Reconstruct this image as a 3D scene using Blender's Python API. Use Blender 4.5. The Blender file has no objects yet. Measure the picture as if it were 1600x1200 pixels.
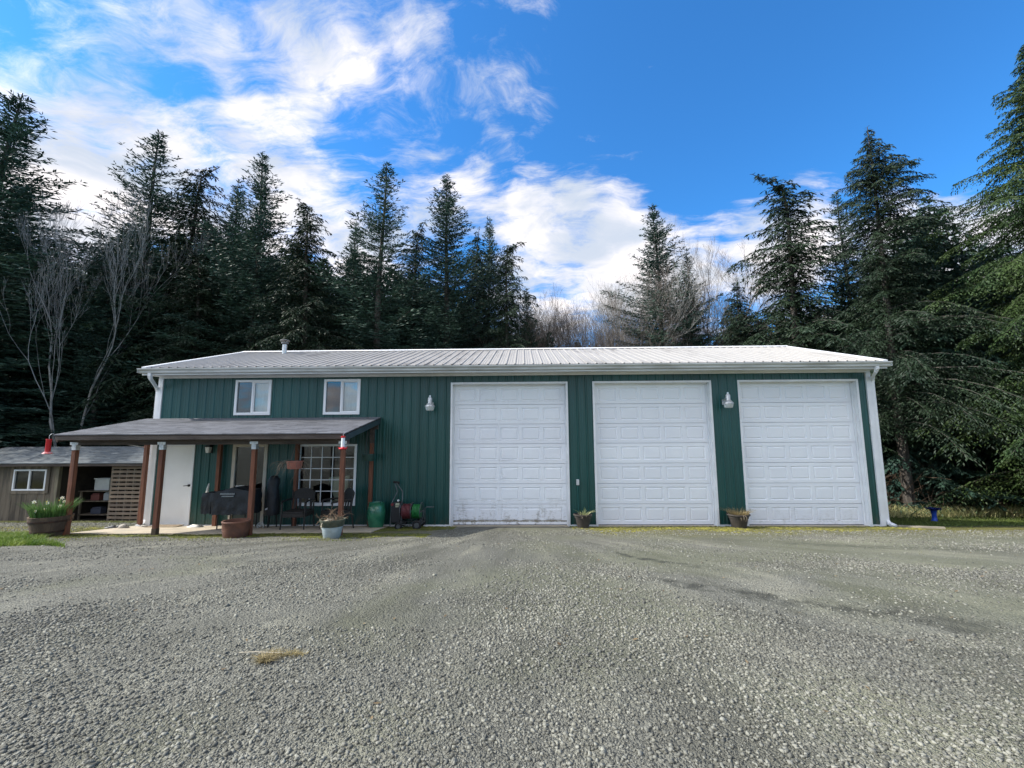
import bpy, bmesh, math, random
import numpy as np
from mathutils import Vector, Matrix
rad = math.radians
sc = bpy.context.scene

# ------------------------------------------------------------------ camera
cd = bpy.data.cameras.new("camera"); cam = bpy.data.objects.new("camera", cd)
sc.collection.objects.link(cam); sc.camera = cam
cd.sensor_width = 36; cd.lens = 36*680/1600; cd.clip_start = .05; cd.clip_end = 2000
Rt = (0.999645, 0.026093, -0.005334); Fw = (-0.025231, 0.991964, 0.123982); Up = (0.008526, -0.123804, 0.99227)
cam.matrix_world = Matrix(((Rt[0], Up[0], -Fw[0], 0), (Rt[1], Up[1], -Fw[1], -11.302), (Rt[2], Up[2], -Fw[2], 2.198), (0, 0, 0, 1)))

# ------------------------------------------------------------------ light
SUN_EL, SUN_OFF = 41.0, 3.5           # degrees; sun to the left, a little in front of the facade
sdir = Vector((-math.cos(rad(SUN_EL))*math.cos(rad(SUN_OFF)), -math.cos(rad(SUN_EL))*math.sin(rad(SUN_OFF)), math.sin(rad(SUN_EL))))
ld = bpy.data.lights.new("sun", 'SUN'); ld.energy = 4.2; ld.angle = rad(.55); ld.color = (1, .95, .87)
lo = bpy.data.objects.new("sun", ld); sc.collection.objects.link(lo); lo.location = (-30, -5, 40)
lo.rotation_euler = sdir.to_track_quat('Z', 'Y').to_euler()
w = bpy.data.worlds.new("World"); sc.world = w; w.use_nodes = True
nt = w.node_tree; nt.nodes.clear()
class N:
    """tiny node helper"""
    def __init__(s, nt): s.nt = nt
    def __call__(s, kind, ins=None, **kw):
        n = s.nt.nodes.new(kind)
        for k, v in kw.items(): setattr(n, k, v)
        for k, v in (ins or {}).items():
            if isinstance(v, bpy.types.NodeSocket): s.nt.links.new(v, n.inputs[k])
            else: n.inputs[k].default_value = v
        return n
    def math(s, op, a, b=0.0, c=None, clamp=False):
        d = {0: a, 1: b}
        if c is not None: d[2] = c
        return s('ShaderNodeMath', d, operation=op, use_clamp=clamp).outputs[0]
    def mix(s, f, a, b, blend='MIX'):
        return s('ShaderNodeMix', {0: f, 6: a, 7: b}, data_type='RGBA', blend_type=blend).outputs[2]
    def ramp(s, f, p0, p1):
        return s('ShaderNodeMapRange', {0: f, 1: p0, 2: p1}, interpolation_type='SMOOTHSTEP').outputs[0]
n = N(nt)
sky = n('ShaderNodeTexSky', sky_type='NISHITA', sun_disc=False, sun_elevation=rad(SUN_EL), sun_rotation=math.atan2(sdir.x, sdir.y),
        altitude=200, air_density=1.0, dust_density=.3, ozone_density=3.0)
skyc = n.mix(1.0, sky.outputs[0], (.48, 1.32, 1.95, 1), 'MULTIPLY')
tc = n('ShaderNodeTexCoord').outputs['Generated']
sep = n('ShaderNodeSeparateXYZ', {0: tc})
zz = n.math('ADD', n.math('MAXIMUM', sep.outputs[2], 0.0), .22)
px_, py_ = n.math('DIVIDE', sep.outputs[0], zz), n.math('DIVIDE', sep.outputs[1], zz)
pv = n('ShaderNodeCombineXYZ', {0: px_, 1: py_, 2: 0.0}).outputs[0]
warp = n('ShaderNodeTexNoise', {'Vector': pv, 'Scale': 1.1, 'Detail': 4.0, 'Roughness': .6}).outputs[1]
pw = n('ShaderNodeVectorMath', {0: pv, 1: n('ShaderNodeVectorMath', {0: warp, 3: .55}, operation='SCALE').outputs[0]}, operation='ADD').outputs[0]
big = n('ShaderNodeTexNoise', {'Vector': pw, 'Scale': 2.1, 'Detail': 9.0, 'Roughness': .6, 'Lacunarity': 2.1}).outputs[0]
st = n('ShaderNodeMapping', {0: pw, 2: (0, 0, rad(35)), 3: (1.0, 2.6, 1)}).outputs[0]
fine = n('ShaderNodeTexNoise', {'Vector': st, 'Scale': 3.6, 'Detail': 10.0, 'Roughness': .68}).outputs[0]
nz = n.math('ADD', n.math('MULTIPLY', big, .6), n.math('MULTIPLY', fine, .4))
def blob(d, c0, c1, wgt):
    v = Vector(d).normalized()
    dt = n('ShaderNodeVectorMath', {0: tc, 1: tuple(v)}, operation='DOT_PRODUCT').outputs[1]
    return n.math('MULTIPLY', n.ramp(dt, math.cos(rad(c0)), math.cos(rad(c1))), wgt)
cov = 0.0
BL = [((-1.122, 0.874, 0.845), 12, 4, 0.14), ((-0.948, 0.913, 0.567), 11, 4, 0.42), ((-1.154, 0.913, 0.524), 10, 4, 0.22),
      ((-0.709, 0.876, 0.916), 13, 3, 0.1), ((-0.371, 0.884, 0.914), 11, 3, 0.22), ((-0.180, 0.886, 0.942), 7, 2, 0.12),
      ((-0.505, 0.901, 0.754), 10, 3, 0.14), ((-0.020, 0.910, 0.781), 7, 2, 0.26), ((-0.464, 0.942, 0.433), 13, 4, 0.46),
      ((-0.183, 0.935, 0.548), 8, 2, 0.4), ((0.095, 0.959, 0.415), 13, 5, 0.54), ((0.286, 0.964, 0.414), 9, 3, 0.46),
      ((0.551, 0.965, 0.457), 9, 3, 0.54), ((1.021, 0.981, 0.425), 9, 3, 0.6), ((0.741, 0.979, 0.383), 10, 3, 0.5),
      ((-0.285, 0.910, 0.724), 8, 2, 0.14), ((-0.653, 0.914, 0.616), 6, 1, -0.26), ((0.393, 0.910, 0.866), 26, 8, -0.34),
      ((0.790, 0.918, 0.878), 28, 14, -0.4), ((0.420, 0.938, 0.647), 8, 2, -0.26), ((-1.064, 0.892, 0.713), 5, 1, -0.24),
      ((-0.902, 0.899, 0.690), 4, 1, -0.24), ((-0.915, 0.863, 0.975), 5, 1, -0.2), ((-0.562, 0.872, 0.973), 5, 1, -0.2),
      ((-0.578, 0.888, 0.842), 4, 1, -0.2), ((-0.784, 0.886, 0.814), 4, 1, -0.16), ((-0.403, 0.911, 0.695), 4, 1, -0.14),
      ((0.551, 0.971, 0.413), 8, 2, .30), ((0.330, 0.970, 0.370), 7, 2, .30), ((1.021, 0.986, 0.381), 8, 2, .30), ((0.052, 0.945, 0.518), 7, 2, .2), ((0, -1, .6), 82, 20, .45), ((-1, -.5, .9), 36, 12, .3)]  # wide blob behind camera: unseen cloud added to brighten and whiten the facade
for b in BL:
    t = blob(*b); cov = n.math('ADD', cov, t) if not isinstance(cov, float) else t
nz = n.math('ADD', n.math('MULTIPLY', n.math('SUBTRACT', nz, .5), 4.6), .5)
dens = n.ramp(n.math('ADD', nz, cov), .36, 1.15)
shade = n('ShaderNodeTexNoise', {'Vector': pw, 'Scale': 3.4, 'Detail': 6.0, 'Roughness': .55}).outputs[0]
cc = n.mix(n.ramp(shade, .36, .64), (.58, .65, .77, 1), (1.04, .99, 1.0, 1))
ccs = n('ShaderNodeVectorMath', {0: cc, 3: n.math('ADD', n.math('MULTIPLY', n.ramp(n('ShaderNodeVectorMath', {0: tc, 1: tuple(sdir)}, operation='DOT_PRODUCT').outputs[1], math.cos(rad(38)), math.cos(rad(6))), 34.0), 8.2)}, operation='SCALE').outputs[0]  # extra cloud brightness around the out-of-view sun, added to light the facade
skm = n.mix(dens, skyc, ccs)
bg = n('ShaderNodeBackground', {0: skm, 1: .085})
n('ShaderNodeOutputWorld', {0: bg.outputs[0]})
sc.view_settings.view_transform = 'Standard'; sc.view_settings.look = 'None'
sc.view_settings.exposure = 0.74; sc.view_settings.gamma = 1
sc.cycles.max_bounces = 6; sc.cycles.transparent_max_bounces = 8; sc.cycles.caustics_reflective = False; sc.cycles.caustics_refractive = False

# ------------------------------------------------------------------ helpers
C = sc.collection
rnd = random.Random(7)
def gz(x, y):
    if y < 0:
        t = -y; z = .1*t if t < 6 else .6+.12*(1-math.exp(-(t-6)/1.2))
    else: z = -.16*y if y < 4.5 else -.72-.28*(1-math.exp(-(y-4.5)/1.75))
    return z
def gza(x, y):
    t = -y
    a = np.where(t < 6, .1*t, .6+.12*(1-np.exp(-np.maximum(t-6, 0)/1.2)))
    b = np.where(y < 4.5, -.16*y, -.72-.28*(1-np.exp(-np.maximum(y-4.5, 0)/1.75)))
    z = np.where(y < 0, a, b)
    amp = np.clip((-y-2.6)/3, 0, 1)
    return z + amp*(.012*np.sin(x*1.3+.7*y)+.010*np.sin(x*.6-1.9*y+1)+.006*np.sin(3.1*x+2.3*y))
def G(x, y): return float(gza(np.array([float(x)]), np.array([float(y)]))[0])

def mat(name, c1, c2=None, scale=3, rough=.7, bump=0, bscale=40, metal=0, spec=.4, stretch=(1, 1, 1), detail=5, island=0, lo=.35, hi=.65, trans=0, bdist=.02, objrand=0):
    m = bpy.data.materials.new(name); m.use_nodes = True; t = m.node_tree; t.nodes.clear(); q = N(t)
    co = q('ShaderNodeTexCoord').outputs['Object']
    mp = q('ShaderNodeMapping', {0: co, 3: stretch}).outputs[0]
    c1 = (*c1, 1); c2 = (*c2, 1) if c2 else c1
    nz = q('ShaderNodeTexNoise', {'Vector': mp, 'Scale': scale, 'Detail': detail, 'Roughness': .6}).outputs[0]
    col = q.mix(q.ramp(nz, lo, hi), c1, c2)
    if island:
        ri = q('ShaderNodeNewGeometry').outputs['Random Per Island']
        f = q.math('ADD', q.math('MULTIPLY', ri, 2*island), 1-island)
        col = q.mix(1.0, col, q('ShaderNodeCombineXYZ', {0: f, 1: f, 2: f}).outputs[0], 'MULTIPLY')
    if objrand:
        ri = q('ShaderNodeObjectInfo').outputs['Random']
        f = q.math('ADD', q.math('MULTIPLY', ri, 2*objrand), 1-objrand)
        col = q.mix(1.0, col, q('ShaderNodeCombineXYZ', {0: f, 1: f, 2: f}).outputs[0], 'MULTIPLY')
    ins = {'Base Color': col, 'Roughness': rough, 'Metallic': metal, 'Specular IOR Level': spec}
    if bump:
        bn = q('ShaderNodeTexNoise', {'Vector': mp, 'Scale': bscale, 'Detail': 4.0}).outputs[0]
        ins['Normal'] = q('ShaderNodeBump', {'Height': bn, 'Strength': bump, 'Distance': bdist}).outputs[0]
    b = q('ShaderNodeBsdfPrincipled', ins)
    o = b.outputs[0]
    if trans:
        tr = q('ShaderNodeBsdfTranslucent', {0: col}).outputs[0]
        o = q('ShaderNodeMixShader', {0: trans, 1: o, 2: tr}).outputs[0]
    q('ShaderNodeOutputMaterial', {0: o})
    return m

class MB:
    def __init__(s): s.v = []; s.f = []
    def add(s, vs, fs):
        o = len(s.v); s.v += [tuple(v) for v in vs]; s.f += [tuple(i+o for i in f) for f in fs]; return s
    def box(s, x0, x1, y0, y1, z0, z1):
        return s.add([(x0, y0, z0), (x1, y0, z0), (x1, y1, z0), (x0, y1, z0), (x0, y0, z1), (x1, y0, z1), (x1, y1, z1), (x0, y1, z1)],
                     [(0, 3, 2, 1), (4, 5, 6, 7), (0, 1, 5, 4), (1, 2, 6, 5), (2, 3, 7, 6), (3, 0, 4, 7)])
    def hexa(s, P): return s.add(P, [(0, 3, 2, 1), (4, 5, 6, 7), (0, 1, 5, 4), (1, 2, 6, 5), (2, 3, 7, 6), (3, 0, 4, 7)])
    def beam(s, a, b, w, h, up=(0, 0, 1)):
        a = Vector(a); b = Vector(b); d = (b-a).normalized(); u = Vector(up)
        if abs(d.dot(u)) > .98: u = Vector((0, 1, 0))
        sx = d.cross(u).normalized()*w/2; sz = sx.cross(d).normalized()*h/2
        P = [a-sx-sz, a+sx-sz, b+sx-sz, b-sx-sz, a-sx+sz, a+sx+sz, b+sx+sz, b-sx+sz]
        return s.hexa(P)
    def tube(s, pts, r, seg=8, cap=True):
        pts = [Vector(p) for p in pts]; rs = r if isinstance(r, (list, tuple)) else [r]*len(pts)
        base = len(s.v); u = None
        for i, p in enumerate(pts):
            d = (pts[min(i+1, len(pts)-1)]-pts[max(i-1, 0)])
            d = d.normalized() if d.length > 1e-9 else Vector((0, 0, 1))
            if u is None: u = d.orthogonal().normalized()
            u = (u-d*u.dot(d)); u = u.normalized() if u.length > 1e-6 else d.orthogonal().normalized()
            v = d.cross(u)
            for k in range(seg):
                a = 2*math.pi*k/seg; s.v.append(tuple(p+(u*math.cos(a)+v*math.sin(a))*rs[i]))
        for i in range(len(pts)-1):
            for k in range(seg):
                k2 = (k+1) % seg; b = base+i*seg
                s.f.append((b+k, b+k2, b+seg+k2, b+seg+k))
        if cap:
            s.f.append(tuple(base+k for k in reversed(range(seg)))); e = base+(len(pts)-1)*seg; s.f.append(tuple(e+k for k in range(seg)))
        return s
    def lathe(s, prof, c=(0, 0, 0), seg=28, flute=0, nf=14):
        base = len(s.v)
        for (r, z) in prof:
            for k in range(seg):
                a = 2*math.pi*k/seg; rr = r*(1+flute*math.cos(nf*a)) if flute else r
                s.v.append((c[0]+rr*math.cos(a), c[1]+rr*math.sin(a), c[2]+z))
        for i in range(len(prof)-1):
            for k in range(seg):
                k2 = (k+1) % seg; b = base+i*seg; s.f.append((b+k, b+k2, b+seg+k2, b+seg+k))
        return s
    def build(s, name, m, parent=None, loc=None, smooth=False, bevel=0):
        me = bpy.data.meshes.new(name)
        org = Vector(parent['_o']) if parent is not None else Vector(loc if loc is not None else (0, 0, 0))
        me.from_pydata([tuple(Vector(v)-org) for v in s.v], [], s.f); me.materials.append(m)
        if smooth: me.shade_smooth()
        me.update()
        o = bpy.data.objects.new(name, me); C.objects.link(o)
        if parent is not None: o.parent = parent; 
        else: o.location = org
        o['_o'] = tuple(org)
        if bevel:
            b = o.modifiers.new('bevel', 'BEVEL'); b.width = bevel; b.segments = 2; b.limit_method = 'ANGLE'
        if smooth:
            try: me.set_sharp_from_angle(angle=rad(50))
            except Exception: pass
        return o
def npmesh(name, V, F, m, parent=None, loc=(0, 0, 0), smooth=False):
    """fast mesh from arrays; F is (n,k)"""
    me = bpy.data.meshes.new(name); V = np.asarray(V, dtype=np.float32).reshape(-1, 3); F = np.asarray(F, dtype=np.int32)
    me.vertices.add(len(V)); me.vertices.foreach_set('co', V.ravel())
    me.loops.add(F.size); me.loops.foreach_set('vertex_index', F.ravel())
    me.polygons.add(len(F)); me.polygons.foreach_set('loop_start', np.arange(len(F), dtype=np.int32)*F.shape[1])
    me.polygons.foreach_set('loop_total', np.full(len(F), F.shape[1], dtype=np.int32))
    me.update(calc_edges=True); me.materials.append(m)
    if smooth: me.shade_smooth()
    o = bpy.data.objects.new(name, me); C.objects.link(o)
    if parent is not None: o.parent = parent
    else: o.location = loc
    o['_o'] = tuple(loc)
    return o
def tag(o, label=None, cat=None, group=None, kind=None):
    if label: o['label'] = label
    if cat: o['category'] = cat
    if group: o['group'] = group
    if kind: o['kind'] = kind
    return o
def thing(name, loc, label, cat, group=None):
    o = bpy.data.objects.new(name, None); C.objects.link(o); o.location = loc; o['_o'] = tuple(loc); o.empty_display_size = .2
    return tag(o, label, cat, group)

# ------------------------------------------------------------------ materials
def sidingmat():
    m = mat('green_siding', (.004, .054, .047), (.007, .068, .060), 1.2, .34, .12, 7, spec=.55, stretch=(1, 1, .25)); q = N(m.node_tree)
    b = [k for k in m.node_tree.nodes if k.type == 'BSDF_PRINCIPLED'][0]; src = b.inputs['Base Color'].links[0].from_socket
    co = q('ShaderNodeTexCoord').outputs['Object']; z = q('ShaderNodeSeparateXYZ', {0: co}).outputs[2]
    a = q('ShaderNodeTexNoise', {'Vector': q('ShaderNodeMapping', {0: co, 3: (3, 1, 1)}).outputs[0], 'Scale': 3.0, 'Detail': 7.0, 'Roughness': .7}).outputs[0]
    lw = q('ShaderNodeMapRange', {0: z, 1: .0, 2: .42, 3: .75, 4: 0.0}, interpolation_type='SMOOTHSTEP').outputs[0]
    st_ = q('ShaderNodeTexNoise', {'Vector': q('ShaderNodeMapping', {0: co, 3: (9, 1, .5)}).outputs[0], 'Scale': 1.4, 'Detail': 6.0}).outputs[0]
    c1 = q.mix(q.math('MULTIPLY', q.ramp(a, .42, .66), lw), src, (.085, .085, .06, 1))
    c2 = q.mix(q.math('MULTIPLY', q.ramp(st_, .52, .75), .30), c1, (.045, .12, .105, 1))
    sh_ = q('ShaderNodeTexWhiteNoise', {1: q.math('FLOOR', q.math('DIVIDE', q('ShaderNodeSeparateXYZ', {0: co}).outputs[0], .9144))}, noise_dimensions='1D').outputs[0]
    fa = q.math('ADD', q.math('MULTIPLY', sh_, .30), .88); c2 = q.mix(1.0, c2, q('ShaderNodeCombineXYZ', {0: fa, 1: fa, 2: fa}).outputs[0], 'MULTIPLY')
    m.node_tree.links.new(c2, b.inputs['Base Color']); return m
GREEN = sidingmat()
WHITE = mat('white_trim', (.78, .79, .80), (.70, .71, .72), 2.5, .45, spec=.4)
VINYL = mat('window_vinyl', (.82, .83, .84), None, 3, .35)
DOORW = mat('entry_door_paint', (.80, .80, .78), (.76, .76, .74), 2, .5)
BLACK = mat('black_metal', (.01, .01, .011), None, 3, .4)
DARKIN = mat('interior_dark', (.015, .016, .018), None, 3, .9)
STAIN = mat('stained_post', (.22, .085, .045), (.13, .050, .028), 5, .7, .3, 30, stretch=(6, 6, .6), island=.12)
GREYW = mat('weathered_fascia', (.10, .080, .065), (.055, .042, .036), 3, .8, .4, 30, stretch=(.5, 4, 4))
GALV = mat('galvanised_metal', (.62, .64, .64), (.45, .47, .48), 14, .42, metal=.55)
CONC = mat('porch_concrete', (.50, .43, .32), (.40, .35, .27), 3, .85, .3, 60)
TERRA = mat('terracotta', (.17, .075, .045), (.10, .05, .035), 5, .8, .25, 40)
def roofmat():
    m = bpy.data.materials.new('ribbed_metal_roof'); m.use_nodes = True; t = m.node_tree; t.nodes.clear(); q = N(t)
    co = q('ShaderNodeTexCoord').outputs['Object']
    a = q('ShaderNodeTexNoise', {'Vector': q('ShaderNodeMapping', {0: co, 3: (7, .9, .9)}).outputs[0], 'Scale': 1.0, 'Detail': 6.0}).outputs[0]
    b = q('ShaderNodeTexNoise', {'Vector': co, 'Scale': .35, 'Detail': 3.0}).outputs[0]
    c = q('ShaderNodeTexNoise', {'Vector': co, 'Scale': 26.0, 'Detail': 4.0}).outputs[0]
    d = q.math('MULTIPLY', q.ramp(a, .42, .70), q.ramp(b, .38, .62))
    d = q.math('ADD', q.math('MULTIPLY', d, .75), q.math('MULTIPLY', q.ramp(c, .56, .7), .2), clamp=True)
    col = q.mix(d, (.35, .335, .31, 1), (.10, .09, .078, 1))
    bs = q('ShaderNodeBsdfPrincipled', {'Base Color': col, 'Roughness': .5, 'Metallic': 0.0, 'Specular IOR Level': .4})
    q('ShaderNodeOutputMaterial', {0: bs.outputs[0]}); return m
ROOF = roofmat()
def gutmat():
    m = mat('gutter_white', (.60, .62, .61), (.42, .43, .41), 1.6, .5, stretch=(.7, 3, 3)); return m
GUT = gutmat()
def gdmat(name, dirt):
    m = bpy.data.materials.new(name); m.use_nodes = True; t = m.node_tree; t.nodes.clear(); q = N(t)
    co = q('ShaderNodeTexCoord').outputs['Object']; z = q('ShaderNodeSeparateXYZ', {0: co}).outputs[2]
    a = q('ShaderNodeTexNoise', {'Vector': q('ShaderNodeMapping', {0: co, 3: (2.2, 1, 1.0)}).outputs[0], 'Scale': 2.2, 'Detail': 8.0, 'Roughness': .7}).outputs[0]
    low = q('ShaderNodeMapRange', {0: z, 1: .05, 2: .75, 3: 1.0, 4: 0.0}, interpolation_type='SMOOTHSTEP').outputs[0]
    vlow = q('ShaderNodeMapRange', {0: z, 1: .02, 2: .28, 3: 1.0, 4: 0.0}, interpolation_type='SMOOTHSTEP').outputs[0]
    ph = q.math('FRACT', q.math('DIVIDE', z, 3.585/7)); led = q('ShaderNodeMapRange', {0: q.math('ABSOLUTE', q.math('SUBTRACT', ph, .20)), 1: .0, 2: .05, 3: 1.0, 4: 0.0}).outputs[0]
    hf = q('ShaderNodeTexNoise', {'Vector': q('ShaderNodeMapping', {0: co, 3: (3, 1, 9)}).outputs[0], 'Scale': 4.0, 'Detail': 8.0, 'Roughness': .75}).outputs[0]
    f = q.math('MULTIPLY', q.ramp(q.math('ADD', q.math('MULTIPLY', q.math('ADD', a, hf), .5), q.math('MULTIPLY', led, .085*min(dirt, 2.4))), .49, .72), q.math('ADD', q.math('ADD', q.math('MULTIPLY', low, .45*dirt), q.math('MULTIPLY', vlow, .22*dirt)), .05*dirt), clamp=True)
    fi = q('ShaderNodeTexNoise', {'Vector': co, 'Scale': 160.0, 'Detail': 2.0}).outputs[0]
    gen = q('ShaderNodeTexNoise', {'Vector': co, 'Scale': 1.3, 'Detail': 4.0}).outputs[0]
    sec = q('ShaderNodeTexWhiteNoise', {1: q.math('ADD', q.math('FLOOR', q.math('DIVIDE', z, 3.585/7)), dirt*7)}, noise_dimensions='1D').outputs[0]
    gen = q.math('ADD', gen, q.math('MULTIPLY', q.math('SUBTRACT', sec, .5), .5))
    base = q.mix(q.ramp(gen, .3, .7), (.85, .87, .90, 1), (.80, .82, .86, 1))
    col = q.mix(f, base, (.20, .18, .13, 1))
    wav = q('ShaderNodeTexNoise', {'Vector': co, 'Scale': 3.2, 'Detail': 2.0}).outputs[0]
    bu = q('ShaderNodeBump', {'Height': q.math('ADD', q.math('MULTIPLY', wav, 1.0), q.math('MULTIPLY', fi, .03)), 'Strength': .5 if dirt > 1 else .3, 'Distance': .02})
    bs = q('ShaderNodeBsdfPrincipled', {'Base Color': col, 'Roughness': .42, 'Specular IOR Level': .45, 'Normal': bu.outputs[0]})
    q('ShaderNodeOutputMaterial', {0: bs.outputs[0]}); return m
def glass(name, tint=(.9, .95, .95), refl=1.0):
    m = bpy.data.materials.new(name); m.use_nodes = True; t = m.node_tree; t.nodes.clear(); q = N(t)
    fr = q('ShaderNodeFresnel', {0: 1.5}).outputs[0]
    fr = q.math('ADD', q.math('MULTIPLY', fr, 1.6*refl), .05*refl, clamp=True)
    g = q('ShaderNodeBsdfGlossy', {0: (1, 1, 1, 1), 1: .02}); tr = q('ShaderNodeBsdfTransparent', {0: (*tint, 1)})
    q('ShaderNodeOutputMaterial', {0: q('ShaderNodeMixShader', {0: fr, 1: tr.outputs[0], 2: g.outputs[0]}).outputs[0]}); return m
GLASS = glass('window_glass', refl=.9)
GLASS_D = glass('dark_window_glass', (.8, .84, .84), .45)
def shinglemat(name, c1, c2):
    m = bpy.data.materials.new(name); m.use_nodes = True; t = m.node_tree; t.nodes.clear(); q = N(t)
    co = q('ShaderNodeTexCoord').outputs['Object']
    s = q('ShaderNodeSeparateXYZ', {0: co})
    v = q('ShaderNodeCombineXYZ', {0: s.outputs[0], 1: q.math('MULTIPLY', s.outputs[1], 1.05), 2: 0.0}).outputs[0]
    br = q('ShaderNodeTexBrick', {'Vector': v, 'Color1': (*c1, 1), 'Color2': (*c2, 1), 'Mortar': (.02, .02, .022, 1), 'Scale': 1.0, 'Mortar Size': .006, 'Mortar Smooth': .3, 'Bias': 0.0, 'Brick Width': .33, 'Row Height': .14}, offset=.5)
    nzz = q('ShaderNodeTexNoise', {'Vector': q('ShaderNodeMapping', {0: co, 3: (1, 3, 1)}).outputs[0], 'Scale': 2.5, 'Detail': 6.0}).outputs[0]
    col = q.mix(q.math('MULTIPLY', q.ramp(nzz, .35, .7), .5), br.outputs[0], (c2[0]*1.4, c2[1]*1.4, c2[2]*1.4, 1))
    g = q('ShaderNodeTexNoise', {'Vector': co, 'Scale': 150.0, 'Detail': 2.0}).outputs[0]
    bu = q('ShaderNodeBump', {'Height': q.math('ADD', q.math('MULTIPLY', g, .3), br.outputs[1]), 'Strength': .4, 'Distance': .01, })
    bs = q('ShaderNodeBsdfPrincipled', {'Base Color': col, 'Roughness': .85, 'Normal': bu.outputs[0]})
    q('ShaderNodeOutputMaterial', {0: bs.outputs[0]}); return m
SHINGLE = shinglemat('porch_shingles', (.055, .058, .066), (.13, .135, .15))
SHINGLE2 = shinglemat('shed_shingles', (.06, .072, .078), (.12, .138, .147))

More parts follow.
